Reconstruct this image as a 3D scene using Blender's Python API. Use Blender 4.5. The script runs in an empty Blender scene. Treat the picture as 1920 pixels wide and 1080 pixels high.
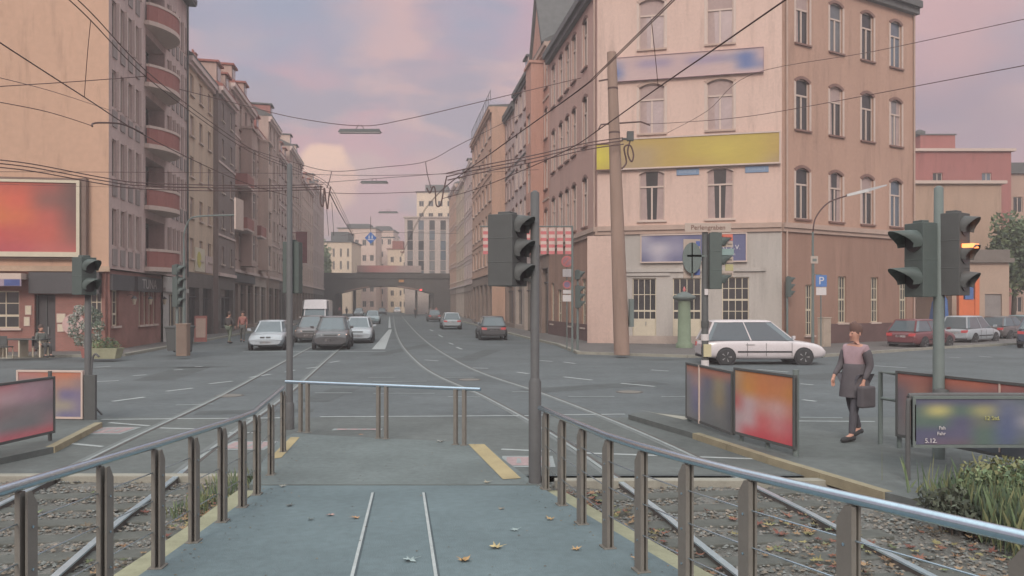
import bpy, bmesh, math, random
from mathutils import Vector, Matrix
R = math.radians
random.seed(7)
sc = bpy.context.scene
COL = sc.collection
H = 2.3            # eye height above the carriageway
F = 1500.0         # focal length in photo pixels (1920 wide), horizon row 570
# ------------------------------------------------------------------ camera
cam = bpy.data.cameras.new('camera'); camo = bpy.data.objects.new('camera', cam); COL.objects.link(camo)
camo.location = (0, 0, H); camo.rotation_euler = (R(90), 0, 0)
cam.sensor_width = 36; cam.lens = 36*F/1920; cam.shift_y = 30/1920
cam.clip_start = .05; cam.clip_end = 3000
sc.camera = camo
# ------------------------------------------------------------------ light
SUN_EL, SUN_AZ = 30, 188     # azimuth clockwise from +Y: the light comes from behind the camera, a little left
w = bpy.data.worlds.new('World'); sc.world = w; w.use_nodes = True
nt = w.node_tree; N = nt.nodes; L = nt.links; N.clear()
def nn(tree, t, **k):
    n = tree.nodes.new(t)
    for a, b in k.items(): setattr(n, a, b)
    return n
out = nn(nt, 'ShaderNodeOutputWorld'); bg = nn(nt, 'ShaderNodeBackground'); bg.inputs[1].default_value = .12
sky = nn(nt, 'ShaderNodeTexSky', sky_type='NISHITA', sun_disc=False, sun_elevation=R(SUN_EL), sun_rotation=R(SUN_AZ))
sky.dust_density = 3; sky.air_density = 1.2
tc = nn(nt, 'ShaderNodeTexCoord')
def wmix(fac, a, b):
    m = nn(nt, 'ShaderNodeMix', data_type='RGBA')
    if hasattr(fac, 'links'): L.new(fac, m.inputs[0])
    else: m.inputs[0].default_value = fac
    for i, v in ((6, a), (7, b)):
        if hasattr(v, 'links'): L.new(v, m.inputs[i])
        else: m.inputs[i].default_value = (*v, 1)
    return m.outputs[2]
def wnoise(scale, zs, off, lo, hi, detail=5):
    mp = nn(nt, 'ShaderNodeMapping'); mp.inputs['Scale'].default_value = (1, 1, zs); mp.inputs['Location'].default_value = off
    L.new(tc.outputs['Generated'], mp.inputs[0])
    n = nn(nt, 'ShaderNodeTexNoise'); n.inputs['Scale'].default_value = scale; n.inputs['Detail'].default_value = detail
    n.inputs['Roughness'].default_value = .5
    L.new(mp.outputs[0], n.inputs['Vector'])
    r = nn(nt, 'ShaderNodeMapRange', interpolation_type='SMOOTHSTEP'); r.inputs[1].default_value = lo; r.inputs[2].default_value = hi
    L.new(n.outputs['Fac'], r.inputs[0]); return r.outputs[0], n.outputs['Fac']
def wblob(d, rad, soft, wob):
    """1 inside a round patch of sky about direction d, its edge broken by noise"""
    v = nn(nt, 'ShaderNodeVectorMath', operation='DISTANCE'); v.inputs[1].default_value = Vector(d).normalized()
    L.new(tc.outputs['Generated'], v.inputs[0])
    _, nf = wnoise(14, 1.6, (3, 1, 0), 0, 1, 6)
    a = nn(nt, 'ShaderNodeMath', operation='MULTIPLY_ADD'); L.new(nf, a.inputs[0]); a.inputs[1].default_value = wob; L.new(v.outputs['Value'], a.inputs[2])
    r = nn(nt, 'ShaderNodeMapRange', interpolation_type='SMOOTHSTEP')
    r.inputs[1].default_value = rad+soft+wob*.5; r.inputs[2].default_value = rad-soft+wob*.5
    L.new(a.outputs[0], r.inputs[0]); return r.outputs[0]
def pd(px, py): return ((px-960)/F, 1, (570-py)/F)
KS = 6.3
def K(r, g, b): return tuple(KS*((c/255+.055)/1.055)**2.4 for c in (r, g, b))
c = wmix(wnoise(3.2, 2.2, (0, 0, 0), .45, .57, 10)[0], K(208, 160, 166), K(184, 158, 168))
c = wmix(wnoise(7.5, 2.6, (2, 5, 1), .49, .60, 9)[0], c, K(210, 172, 170))
c = wmix(wnoise(5.2, 3.0, (7, 2, 4), .52, .64, 8)[0], c, K(168, 153, 166))
c = wmix(.10, c, sky.outputs[0])
for (px, py, rr, so, wo, col, am) in ((560, 15, .07, .06, .12, (150, 160, 184), .8), (900, 22, .05, .05, .08, (152, 160, 184), .7),
        (420, -60, .10, .06, .1, (150, 160, 184), .7), (606, 322, .034, .006, .06, (250, 208, 186), 1), (572, 340, .022, .006, .05, (240, 198, 180), .95), (640, 346, .022, .006, .05, (236, 194, 180), .9),
        (820, 345, .035, .02, .06, (214, 180, 176), .7), (1800, 215, .075, .06, .08, (160, 142, 158), .8), (1790, 40, .05, .05, .1, (206, 166, 168), .8)):
    m = wblob(pd(px, py), rr, so, wo)
    mm = nn(nt, 'ShaderNodeMath', operation='MULTIPLY'); L.new(m, mm.inputs[0]); mm.inputs[1].default_value = am
    c = wmix(mm.outputs[0], c, K(*col))
# pale band of thin cloud low over the horizon
sx = nn(nt, 'ShaderNodeSeparateXYZ'); L.new(tc.outputs['Generated'], sx.inputs[0])
hb = nn(nt, 'ShaderNodeMapRange', interpolation_type='SMOOTHSTEP'); hb.inputs[1].default_value = .15; hb.inputs[2].default_value = 0; hb.inputs[4].default_value = .65
L.new(sx.outputs['Z'], hb.inputs[0])
c = wmix(hb.outputs[0], c, K(194, 172, 176))
# overhead, above the frame: unseen sky made brighter and bluer to light the street
zb = nn(nt, 'ShaderNodeMapRange', interpolation_type='SMOOTHSTEP'); zb.inputs[1].default_value = .38; zb.inputs[2].default_value = .75; zb.inputs[4].default_value = .85
L.new(sx.outputs['Z'], zb.inputs[0])
c = wmix(zb.outputs[0], c, (9.5, 10.4, 10.6))
L.new(c, bg.inputs[0]); L.new(bg.outputs[0], out.inputs[0])
sun = bpy.data.lights.new('sun', 'SUN'); suno = bpy.data.objects.new('sun', sun); COL.objects.link(suno)
sun.energy = 1.4; sun.angle = R(20); sun.color = (1, .92, .82)
sd = Vector((math.sin(R(SUN_AZ))*math.cos(R(SUN_EL)), math.cos(R(SUN_AZ))*math.cos(R(SUN_EL)), math.sin(R(SUN_EL))))
suno.rotation_euler = sd.to_track_quat('Z', 'Y').to_euler(); suno.location = (0, -10, 40)
sc.view_settings.view_transform = 'Standard'; sc.view_settings.look = 'None'
sc.view_settings.exposure = 0.5; sc.view_settings.gamma = 1
sc.cycles.use_denoising = True
# ------------------------------------------------------------------ helpers: points
def P(px, py, Y): return Vector(((px-960)/F*Y, Y, H-(py-570)/F*Y))
def G(px, py, z=0.0):
    Y = (H-z)*F/(py-570); return Vector(((px-960)/F*Y, Y, z))
# ------------------------------------------------------------------ helpers: materials
MATS = {}
def lin(r, g, b, k=1): return tuple(k*((v/255+.055)/1.055)**2.4 if v > 10 else k*v/255/12.92 for v in (r, g, b))
def mat(name, col, rough=.8, var=.12, scale=2.0, bump=0.0, bscale=30, metal=0.0, streak=False, spec=.3, emit=None, fine=.05):
    if name in MATS: return MATS[name]
    m = bpy.data.materials.new(name); m.use_nodes = True; t = m.node_tree; b = t.nodes['Principled BSDF']
    b.inputs['Roughness'].default_value = rough; b.inputs['Metallic'].default_value = metal; b.inputs['Specular IOR Level'].default_value = spec
    lc = lin(*col)
    co = nn(t, 'ShaderNodeTexCoord')
    n = nn(t, 'ShaderNodeTexNoise'); n.inputs['Scale'].default_value = scale; n.inputs['Detail'].default_value = 6; n.inputs['Roughness'].default_value = .65
    if streak:
        mp = nn(t, 'ShaderNodeMapping'); mp.inputs['Scale'].default_value = (1, 1, .18)
        t.links.new(co.outputs['Object'], mp.inputs[0]); t.links.new(mp.outputs[0], n.inputs['Vector'])
    else: t.links.new(co.outputs['Object'], n.inputs['Vector'])
    n2 = nn(t, 'ShaderNodeTexNoise'); n2.inputs['Scale'].default_value = scale*14; n2.inputs['Detail'].default_value = 3
    t.links.new(co.outputs['Object'], n2.inputs['Vector'])
    def mx(a, f, v):
        q = nn(t, 'ShaderNodeMapRange'); q.inputs[1].default_value = .3; q.inputs[2].default_value = .7
        q.inputs[3].default_value = 1-v; q.inputs[4].default_value = 1+v; t.links.new(f, q.inputs[0])
        s = nn(t, 'ShaderNodeVectorMath', operation='SCALE'); t.links.new(q.outputs[0], s.inputs['Scale'])
        if isinstance(a, tuple): s.inputs[0].default_value = a
        else: t.links.new(a, s.inputs[0])
        return s.outputs[0]
    o = mx(lc, n.outputs['Fac'], var); o = mx(o, n2.outputs['Fac'], fine)
    if streak:
        m4 = nn(t, 'ShaderNodeMapping'); m4.inputs['Scale'].default_value = (.9, .9, .10); m4.inputs['Location'].default_value = (3, 7, 1); t.links.new(co.outputs['Object'], m4.inputs[0])
        n4 = nn(t, 'ShaderNodeTexNoise'); n4.inputs['Scale'].default_value = 2.2; n4.inputs['Detail'].default_value = 8; n4.inputs['Roughness'].default_value = .7; t.links.new(m4.outputs[0], n4.inputs['Vector'])
        q4 = nn(t, 'ShaderNodeMapRange'); q4.inputs[1].default_value = .52; q4.inputs[2].default_value = .75; q4.inputs[3].default_value = 1; q4.inputs[4].default_value = .74; t.links.new(n4.outputs['Fac'], q4.inputs[0])
        s4 = nn(t, 'ShaderNodeVectorMath', operation='SCALE'); t.links.new(o, s4.inputs[0]); t.links.new(q4.outputs[0], s4.inputs['Scale']); o = s4.outputs[0]
    t.links.new(o, b.inputs['Base Color'])
    if bump:
        n3 = nn(t, 'ShaderNodeTexNoise'); n3.inputs['Scale'].default_value = bscale; n3.inputs['Detail'].default_value = 4
        t.links.new(co.outputs['Object'], n3.inputs['Vector'])
        bp = nn(t, 'ShaderNodeBump'); bp.inputs['Strength'].default_value = bump; bp.inputs['Distance'].default_value = .02
        t.links.new(n3.outputs['Fac'], bp.inputs['Height']); t.links.new(bp.outputs[0], b.inputs['Normal'])
    if emit: b.inputs['Emission Color'].default_value = (*lin(*emit[0]), 1); b.inputs['Emission Strength'].default_value = emit[1]
    MATS[name] = m; return m
def brick(name, c1, c2, mortar):
    m = bpy.data.materials.new(name); m.use_nodes = True; t = m.node_tree; b = t.nodes['Principled BSDF']; b.inputs['Roughness'].default_value = .85
    co = nn(t, 'ShaderNodeTexCoord'); mp = nn(t, 'ShaderNodeMapping'); mp.inputs['Rotation'].default_value = (R(90), 0, 0)
    k = nn(t, 'ShaderNodeTexBrick'); k.inputs['Scale'].default_value = 1; k.inputs['Brick Width'].default_value = .25; k.inputs['Row Height'].default_value = .083
    k.inputs['Mortar Size'].default_value = .008
    for i, cc in (('Color1', c1), ('Color2', c2), ('Mortar', mortar)): k.inputs[i].default_value = (*lin(*cc), 1)
    t.links.new(co.outputs['Object'], mp.inputs[0]); t.links.new(mp.outputs[0], k.inputs['Vector'])
    n = nn(t, 'ShaderNodeTexNoise'); n.inputs['Scale'].default_value = 1.2; n.inputs['Detail'].default_value = 5; t.links.new(co.outputs['Object'], n.inputs['Vector'])
    q = nn(t, 'ShaderNodeMapRange'); q.inputs[1].default_value = .3; q.inputs[2].default_value = .7; q.inputs[3].default_value = .82; q.inputs[4].default_value = 1.15
    t.links.new(n.outputs['Fac'], q.inputs[0]); s = nn(t, 'ShaderNodeVectorMath', operation='SCALE')
    t.links.new(k.outputs['Color'], s.inputs[0]); t.links.new(q.outputs[0], s.inputs['Scale']); t.links.new(s.outputs[0], b.inputs['Base Color'])
    MATS[name] = m; return m
def vcmat(name, rough=.6, noise=.05):
    """colours come from the mesh's own print (a colour attribute): posters and leaves"""
    if name in MATS: return MATS[name]
    m = bpy.data.materials.new(name); m.use_nodes = True; t = m.node_tree; b = t.nodes['Principled BSDF']; b.inputs['Roughness'].default_value = rough
    a = nn(t, 'ShaderNodeAttribute', attribute_name='Col'); t.links.new(a.outputs['Color'], b.inputs['Base Color']); b.inputs['Specular IOR Level'].default_value = .2
    MATS[name] = m; return m
# ------------------------------------------------------------------ helpers: meshes
class MB:
    def __init__(s): s.v = []; s.f = []; s.m = []; s.s = []; s.c = None
    def add(s, vs, fs, mi=0, sm=False):
        k = len(s.v); s.v += [tuple(q) for q in vs]
        for f in fs: s.f.append([k+i for i in f]); s.m.append(mi); s.s.append(sm)
    def box(s, x0, x1, y0, y1, z0, z1, mi=0):
        s.add([(x0,y0,z0),(x1,y0,z0),(x1,y1,z0),(x0,y1,z0),(x0,y0,z1),(x1,y0,z1),(x1,y1,z1),(x0,y1,z1)],
              [(3,2,1,0),(4,5,6,7),(0,1,5,4),(1,2,6,5),(2,3,7,6),(3,0,4,7)], mi); return s
    def quad(s, a, b, c, d, mi=0): s.add([a, b, c, d], [(0, 1, 2, 3)], mi); return s
    def prism(s, pts, z0, z1, mi=0):
        n = len(pts)
        s.add([(p[0], p[1], z0) for p in pts]+[(p[0], p[1], z1) for p in pts],
              [tuple(range(n))[::-1], tuple(range(n, 2*n))]+[(i, (i+1) % n, n+(i+1) % n, n+i) for i in range(n)], mi); return s
    def loft(s, rings, mi=0, caps=True, sm=False, closed=True):
        n = len(rings[0]); k = []; fs = []
        for r in rings: k += list(r)
        for i in range(len(rings)-1):
            for j in range(n if closed else n-1):
                fs.append((i*n+j, i*n+(j+1) % n, (i+1)*n+(j+1) % n, (i+1)*n+j))
        s.add(k, fs, mi, sm)
        if caps:
            s.add(rings[0], [tuple(range(n))[::-1]], mi); s.add(rings[-1], [tuple(range(n))], mi)
        return s
    def tube(s, pts, r, n=8, mi=0, caps=True):
        pts = [Vector(p) for p in pts]; rs = r if isinstance(r, (list, tuple)) else [r]*len(pts); rings = []; up = None
        for i, p in enumerate(pts):
            d = (pts[min(i+1, len(pts)-1)]-pts[max(i-1, 0)]).normalized()
            a = (Vector((0, 0, 1)) if abs(d.z) < .95 else Vector((1, 0, 0))) if up is None else up
            x = d.cross(a).normalized(); y = x.cross(d).normalized(); up = y
            rings.append([p+rs[i]*(math.cos(2*math.pi*k/n)*x+math.sin(2*math.pi*k/n)*y) for k in range(n)])
        return s.loft(rings, mi, caps, True)
    def lathe(s, prof, cx=0, cy=0, n=20, mi=0):
        return s.loft([[(cx+r*math.cos(2*math.pi*k/n), cy+r*math.sin(2*math.pi*k/n), z) for k in range(n)] for r, z in prof], mi, True, True)
    def build(s, name, mats, parent=None, loc=None, rz=0, bevel=0):
        me = bpy.data.meshes.new(name); me.from_pydata(s.v, [], s.f)
        for m in (mats if isinstance(mats, (list, tuple)) else [mats]): me.materials.append(m)
        me.polygons.foreach_set('material_index', s.m); me.polygons.foreach_set('use_smooth', s.s)
        if s.c:
            ca = me.color_attributes.new('Col', 'FLOAT_COLOR', 'POINT')
            for i, cc in enumerate(s.c): ca.data[i].color = (*cc, 1)
        me.update()
        return link(name, me, parent, loc, rz, bevel)
def link(name, me, parent=None, loc=None, rz=0, bevel=0):
    o = bpy.data.objects.new(name, me); COL.objects.link(o); o.parent = parent
    if loc is not None: o.location = loc
    o.rotation_euler = (0, 0, rz)
    if bevel:
        b = o.modifiers.new('bevel', 'BEVEL'); b.width = bevel; b.segments = 2; b.limit_method = 'ANGLE'; b.angle_limit = R(40)
    return o
def tag(o, label, cat, group=None, kind=None):
    if label: o['label'] = label
    if cat: o['category'] = cat
    if group: o['group'] = group
    if kind: o['kind'] = kind
    return o
def thing(name, label, cat, loc=(0, 0, 0), rz=0, group=None):
    o = bpy.data.objects.new(name, None); COL.objects.link(o); o.location = loc; o.rotation_euler = (0, 0, rz)
    o.empty_display_size = .2; return tag(o, label, cat, group)
def struct(o): o['kind'] = 'structure'; return o
def copy_tree(o, parent=None):
    q = o.copy(); COL.objects.link(q); q.parent = parent
    for ch in list(o.children): copy_tree(ch, q)
    return q
def text_mesh(s, size, ext=.004, align='CENTER'):
    cu = bpy.data.curves.new('t', 'FONT'); cu.body = s; cu.size = size; cu.extrude = ext; cu.align_x = align; cu.align_y = 'CENTER'
    o = bpy.data.objects.new('t', cu); COL.objects.link(o)
    bpy.context.view_layer.update(); dg = bpy.context.evaluated_depsgraph_get()
    me = bpy.data.meshes.new_from_object(o.evaluated_get(dg)); me.materials.clear()
    bpy.data.objects.remove(o); bpy.data.curves.remove(cu)
    me.transform(Matrix.Rotation(R(90), 4, 'X'))
    return me
def add_text(s, size, m, parent, loc, rz=0, name='lettering', bold=0):
    me = text_mesh(s, size); me.materials.append(m); return link(name, me, parent, loc, rz)
# ------------------------------------------------------------------ materials
M_road = mat('asphalt', (96, 102, 104), .85, .2, .35, .5, 60, fine=.10)
M_cross = mat('asphalt_crossing', (98, 103, 102), .85, .2, .5, .5, 60, fine=.10)
M_deck = mat('blue_grey_asphalt', (103, 118, 122), .75, .13, .8, .45, 90, fine=.08)
M_deck2 = mat('grey_green_asphalt', (106, 115, 115), .8, .16, .8, .5, 80, fine=.10)
M_pave = mat('paving', (108, 104, 102), .85, .12, 1.2, .3, 25, fine=.10)
M_kerb = mat('kerb_stone', (148, 146, 136), .85, .15, 3, .3, 30)
M_beige = mat('beige_kerb', (150, 150, 126), .85, .16, 3, .4, 30)
M_yellow = mat('yellow_tactile', (164, 150, 116), .8, .12, 3, .3, 30)
M_white = mat('road_paint', (166, 172, 172), .7, .16, 5, fine=.15)
M_worn = mat('worn_road_paint', (142, 149, 149), .75, .12, 5, fine=.15)
M_redp = mat('red_road_paint', (158, 138, 138), .75, .14, 8, fine=.1)
M_grav = mat('ballast', (108, 107, 103), .95, .3, 5, 1.0, 40, fine=.3)
M_sleep = mat('sleeper', (92, 94, 90), .9, .2, 4, .4, 30)
M_railtop = mat('rail_polished', (186, 204, 214), .28, .08, 5, metal=.6)
M_railrust = mat('rail_rust', (88, 84, 82), .7, .2, 8)
M_steel = mat('steel_tube', (186, 206, 218), .2, .06, 3, metal=.9, spec=.6)
M_post = mat('post_paint', (118, 115, 109), .6, .08, 6, fine=.04)
M_dark = mat('signal_housing', (86, 88, 88), .6, .06, 5)
M_dark2 = mat('signal_housing_green', (84, 94, 92), .5, .06, 5)
M_lens = mat('dark_lens', (60, 60, 62), .3, .05, 5)
M_pole = mat('pole_paint', (94, 95, 96), .6, .08, 4)
M_pgreen = mat('pole_grey_green', (108, 118, 116), .6, .08, 4)
M_conc = mat('concrete_mast', (150, 128, 116), .85, .12, 2, .3, 20, streak=True)
M_wire = mat('wire', (92, 72, 70), .7, .05, 5)
M_glass = mat('window_glass', (104, 108, 112), .08, .25, .5, spec=.9)
M_glassd = mat('dark_window_glass', (62, 62, 64), .12, .2, .6, spec=.7)
M_frame = mat('white_frame', (196, 178, 168), .6, .05, 4)
M_framec = mat('cream_frame', (202, 192, 172), .6, .05, 4)
M_curt = mat('curtain', (170, 150, 146), .9, .12, 3)
M_slate = mat('slate_roof', (98, 98, 98), .75, .15, 2, .3, 12)
M_tile = mat('red_tile_roof', (148, 92, 84), .8, .15, 2, .5, 12)
M_black = mat('black_rubber', (62, 62, 64), .8, .1, 5)
M_rim = mat('alloy', (160, 160, 160), .4, .1, 5, metal=.5)
M_plate = mat('plate_white', (205, 200, 200), .5, .03, 5)
M_lamp = mat('headlamp', (215, 212, 205), .15, .05, 5, spec=.8)
M_lit = mat('lit_headlamp', (240, 210, 190), .3, .02, 5, emit=((255, 205, 180), 1.2))
M_tail = mat('tail_lamp', (190, 80, 82), .3, .08, 5)
M_amber = mat('amber_light', (250, 150, 100), .4, .02, 5, emit=((255, 140, 80), 1.6))
M_redlit = mat('red_light', (240, 90, 90), .4, .02, 5, emit=((255, 80, 80), 1.0))
M_vc = vcmat('print')
M_leafvc = vcmat('leaf', .7)
M_skin = mat('skin', (196, 150, 132), .6, .05, 8)
M_redbrick = brick('red_brick', (140, 88, 82), (128, 82, 78), (128, 100, 96))
M_redbrick_l = brick('pale_red_brick', (150, 104, 96), (140, 98, 90), (140, 112, 104))
# ------------------------------------------------------------------ ground
m = MB(); m.box(-900, 900, -60, 1600, -.8, -.25); struct(m.build('ground', mat('ground_earth', (112, 114, 112), .9, .15, .2)))
def sheet(name, polys, z, mt):
    m = MB()
    for p in polys: m.add([(q[0], q[1], z) for q in p], [tuple(range(len(p)))])
    return struct(m.build(name, mt))
DX, DY = -.148, .989
def LX(Y): return -18.7-.15*(Y-37.1)      # left facade line
def RX(Y): return 11.5-.15*Y              # right facade line
sheet('road', [[(-90, 10.7), (90, 10.7), (90, 700), (-200, 700), (-90, 100)]], 0.0, M_road)
sheet('crossing_floor', [[(-14, 10.75), (9, 10.75), (9, 16.2), (-14, 16.2)]], .004, M_cross)
def slab(name, pts, z, mt, kw=.16, km=None, zb=-.02, kerbs=None):
    """pavement: top sheet and a kerb strip round its edge, 3 mm proud"""
    m = MB(); m.prism(pts, zb, z, 0)
    n = len(pts)
    for i in range(n):
        if kerbs is not None and i not in kerbs: continue
        a, b = Vector(pts[i]).to_2d(), Vector(pts[(i+1) % n]).to_2d(); d = (b-a).normalized(); nr = Vector((d.y, -d.x))
        L_ = (b-a).length; k = max(1, int(L_/1.0)); g = .012
        for j in range(k):
            p = a+d*(L_*j/k+g/2); q = a+d*(L_*(j+1)/k-g/2); o = nr*.02
            m.prism([tuple(p-nr*kw), tuple(q-nr*kw), tuple(q+o), tuple(p+o)][::1], zb, z+.003+.001*(i % 2), 1)
    return struct(m.build(name, [mt, km or M_kerb]))
slab('pavement_left', [(-17.0, 35.2), (LX(160)+3.4, 160), (LX(160)-.5, 160), (-19.2, 37.3), (-60, 30.9), (-60, 28.4), (-24, 32.6)][::1], .12, M_pave, kerbs=(0, 5, 6))
slab('pavement_right', [(3.0, 36.6), (7.5, 34.2), (13.5, 34.6), (22, 41), (60, 64), (60, 75), (20, 60), (2, 60), (RX(160)+.5, 160), (RX(160)-2.6, 160), (RX(50)-2.6, 50), (RX(44)-2.4, 44)], .12, M_pave, kerbs=(0, 1, 2, 3, 9, 10, 11))
# traffic islands beside the tracks
slab('island_right', [tuple(G(1178, 777, .1).to_2d()), tuple(G(1300, 812, .1).to_2d()), tuple(G(1440, 857, .1).to_2d()), tuple(G(1660, 923, .1).to_2d()), (5.0, 8.0), (14, 6.0), (14, 12.6), (6.6, 13.1), (4.6, 14.2), (3.6, 15.9), (2.6, 16.3)], .1, M_cross, km=mat('ochre_kerb', (146, 138, 116), .85, .15, 3), kw=.11, kerbs=(1, 2))
slab('island_left', [tuple(G(190, 792, .1).to_2d()), (-8.6, 16.4), (-16, 16.4), (-16, 9.6), (-7.6, 10.4), tuple(G(100, 838, .1).to_2d())], .1, M_cross, km=mat('ochre_kerb', (146, 138, 116), .85, .15, 3), kw=.11, kerbs=(5,))
sheet('paving_patch', [[G(1192, 776).to_2d(), G(1282, 797).to_2d(), (3.6, 15.4), (2.9, 16.1)]], .1045, mat('pale_paving', (150, 148, 138), .85, .1, 2))
# ------------------------------------------------------------------ road markings
marks, worn = [], []
def gmark(px0, py0, px1, py1, wd, lst=None):
    a, b = G(px0, py0).to_2d(), G(px1, py1).to_2d(); d = (b-a).normalized(); n = Vector((-d.y, d.x))*wd/2
    (marks if lst is None else lst).append([a-n, b-n, b+n, a+n])
for q in ((211,753,271,745),(312,734,362,728),(392,720,436,715),(177,716,223,714),(249,705,275,703),(177,689,207,687),(326,694,342,693),(366,688,380,687),
          (468,708,507,702),(575,691,600,688),(618,680,637,677),(536,698,552,694),(1057,707,1110,713),(1164,719,1228,725),(1221,694,1254,696),(970,698,991,701),(1057,679,1079,682),(1011,676,1036,678),
          (880,690,915,691),(796,675,822,677),(842,643,850,646),(856,651,866,655),(822,628,830,632),(806,618,812,621),(1420,693,1478,698),(1500,720,1525,722),(1505,750,1530,753),
          (1640,686,1700,690),(1780,670,1800,671),(1835,668,1860,670)):
    gmark(*q, .14)
for q in ((190,787,540,784),(600,782,1000,780),(1006,779,1172,777),(1497,790,1640,791),(1092,850,1438,862),(940,843,1032,847),(128,832,192,838),(205,793,280,799),(300,803,400,806),(430,812,480,812)):
    gmark(*q, .09)
for q in ((1065,744,1152,744),(1240,744,1285,744),(700,738,815,738),(590,737,660,737),(330,760,400,758),(840,744,900,745),(690,708,740,708),(700,716,800,715),(830,708,890,708),(1500,783,1580,784),(960,735,1000,735)):
    gmark(*q, .10, worn)
# stop line and median wedge
gmark(455, 660, 722, 659, .32, worn)
marks.append([G(697, 655).to_2d(), G(722, 655).to_2d(), G(735, 618).to_2d(), G(729, 618).to_2d()])
marks.append([G(728, 615).to_2d(), G(733, 615).to_2d(), G(731, 594).to_2d(), G(729.5, 594).to_2d()])
sheet('road_markings', marks, .008, M_white)
sheet('worn_road_markings', worn, .0085, M_worn)
# crossing pictogram fields: pale frame, reddish field
def field(name, cx, cy, w_, d_):
    m = MB(); m.add([(cx-w_, cy-d_, .0085), (cx+w_, cy-d_, .0085), (cx+w_, cy+d_, .0085), (cx-w_, cy+d_, .0085)], [(0,1,2,3)], 0)
    m.add([(cx-w_*.82, cy-d_*.75, .0125), (cx+w_*.82, cy-d_*.75, .0125), (cx+w_*.82, cy+d_*.75, .0125), (cx-w_*.82, cy+d_*.75, .0125)], [(0,1,2,3)], 1)
    for k in (-.35, .1, .45): m.add([(cx+w_*(k-.1), cy-d_*.4, .0165), (cx+w_*(k+.1), cy-d_*.4, .0165), (cx+w_*(k+.06), cy+d_*.45, .0165), (cx+w_*(k-.06), cy+d_*.45, .0165)], [(0,1,2,3)], 0)
    struct(m.build(name, [M_worn, M_redp]))
p = G(990, 866); field('road_markings', p.x, p.y, .38, .42)
p = G(203, 808); field('road_markings', p.x, p.y, .42, .42)
p = G(500, 836); field('road_markings', p.x-.3, p.y, .38, .4)
p = G(670, 806); field('road_markings', p.x, p.y, .45, .10)
pa = []
for (px, py, w_, l_, a_) in ((330, 700, 1.2, 5, -8), (620, 740, .8, 3.0, 4), (1120, 725, 1.0, 4.5, 60), (1330, 672, 1.0, 6, 70), (900, 665, .9, 8, 8), (1560, 705, 1.6, 3, 64), (480, 772, .6, 2.4, 80), (760, 655, .8, 10, 8), (240, 690, .7, 7, 80)):
    c0 = G(px, py); u = Vector((math.sin(R(a_)), math.cos(R(a_)))); v = Vector((u.y, -u.x)); q0 = c0.to_2d(); pa.append([q0-u*l_/2-v*w_/2, q0-u*l_/2+v*w_/2, q0+u*l_/2+v*w_/2*.9, q0+u*l_/2-v*w_/2])
sheet('road_patches', pa, .0035, mat('asphalt_patch', (86, 91, 92), .85, .15, 1.5, .5, 60, fine=.12))
for px, py, lab in ((430, 742, 'round iron manhole cover in the road beyond the left handrail'), (1180, 735, 'round iron manhole cover in the road left of the right island'), (880, 712, 'round iron manhole cover between the tram rails of the right track')):
    c0 = G(px, py); t = thing('manhole_cover', lab, 'manhole cover', (c0.x, c0.y, 0), 0, 'manhole covers in the road'); m = MB(); m.lathe([(.36, 0), (.36, .0055)], 0, 0, 24); m.build('frame', M_railrust, t); m = MB(); m.lathe([(.30, .005), (.30, .0095)], 0, 0, 24); m.build('lid', M_post, t)
# ------------------------------------------------------------------ tram tracks
def smooth(pts, n=10):
    pts = [Vector(p) for p in pts]; r = []
    for i in range(len(pts)-1):
        a = pts[max(i-1, 0)]; b = pts[i]; c_ = pts[i+1]; d = pts[min(i+2, len(pts)-1)]
        for k in range(n):
            t = k/n; r.append(.5*((2*b)+(-a+c_)*t+(2*a-5*b+4*c_-d)*t*t+(-a+3*b-3*c_+d)*t**3))
    r.append(pts[-1]); return r
def ribbon(m, pts, off, wd, z0, z1, mi):
    l = []; 
    for i, p in enumerate(pts):
        d = (pts[min(i+1, len(pts)-1)]-pts[max(i-1, 0)]); d = Vector((d.x, d.y)).normalized(); n = Vector((d.y, -d.x)); c0 = Vector((p.x, p.y))+n*off
        l.append([(*(c0-n*wd/2), z0), (*(c0+n*wd/2), z0), (*(c0+n*wd/2), z1), (*(c0-n*wd/2), z1)])
    m.loft(l, mi)
def track(label, pts, y_split, g=1.6):
    t = thing('tram_track', label, 'tram track', (0, 0, 0))
    bed = [p for p in pts if p.y <= y_split+.4]; road = [p for p in pts if p.y >= y_split-.1]
    for s in (-g/2, g/2):
        m = MB(); ribbon(m, bed, s, .15, -.11, -.09, 1); ribbon(m, bed, s, .062, -.09, -.006, 1); ribbon(m, bed, s, .07, -.006, 0.012, 0); m.build('rail', [M_railtop, M_railrust], t)
        m = MB(); ribbon(m, road, s, .06, -.02, .011, 0); ribbon(m, road, s+.06, .045, -.02, .0085, 1); ribbon(m, road, s-.08, .07, -.02, .0065, 2)
        m.build('grooved_rail', [M_worn, M_railrust, mat('rail_seal', (112, 117, 117), .8)], t)
    # sleepers in the ballast
    Y = 1.2; k = 0
    while Y < y_split-.3:
        x = pts[0].x+(pts[0].y-Y)*.148
        m = MB(); m.box(-1.3, 1.3, -.13, .13, -.16, -.042); m.build('sleeper', M_sleep, t, (x, Y, 0), R(8.5), bevel=.015); Y += .62
    return t
tl = smooth([(-3.2-.0, -1, 0), (-4.75, 7.2, 0), (-5.15, 9.8, 0), (-5.65, 13.3, 0), (-6.6, 20.9, 0), (-8.9, 36, 0), (-13.2, 65, 0), (-27.5, 158, 0)])
tr = smooth([(3.9, -1, 0), (2.7, 7.0, 0), (2.35, 9.5, 0), (1.5, 14.2, 0), (.1, 20, 0), (-3.0, 32, 0), (-8.6, 65, 0), (-22.6, 158, 0)])
track('tram track on the left running from the ballast across the junction', tl, 10.6)
track('tram track curving right of the platform up the street', tr, 10.6)
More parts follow.
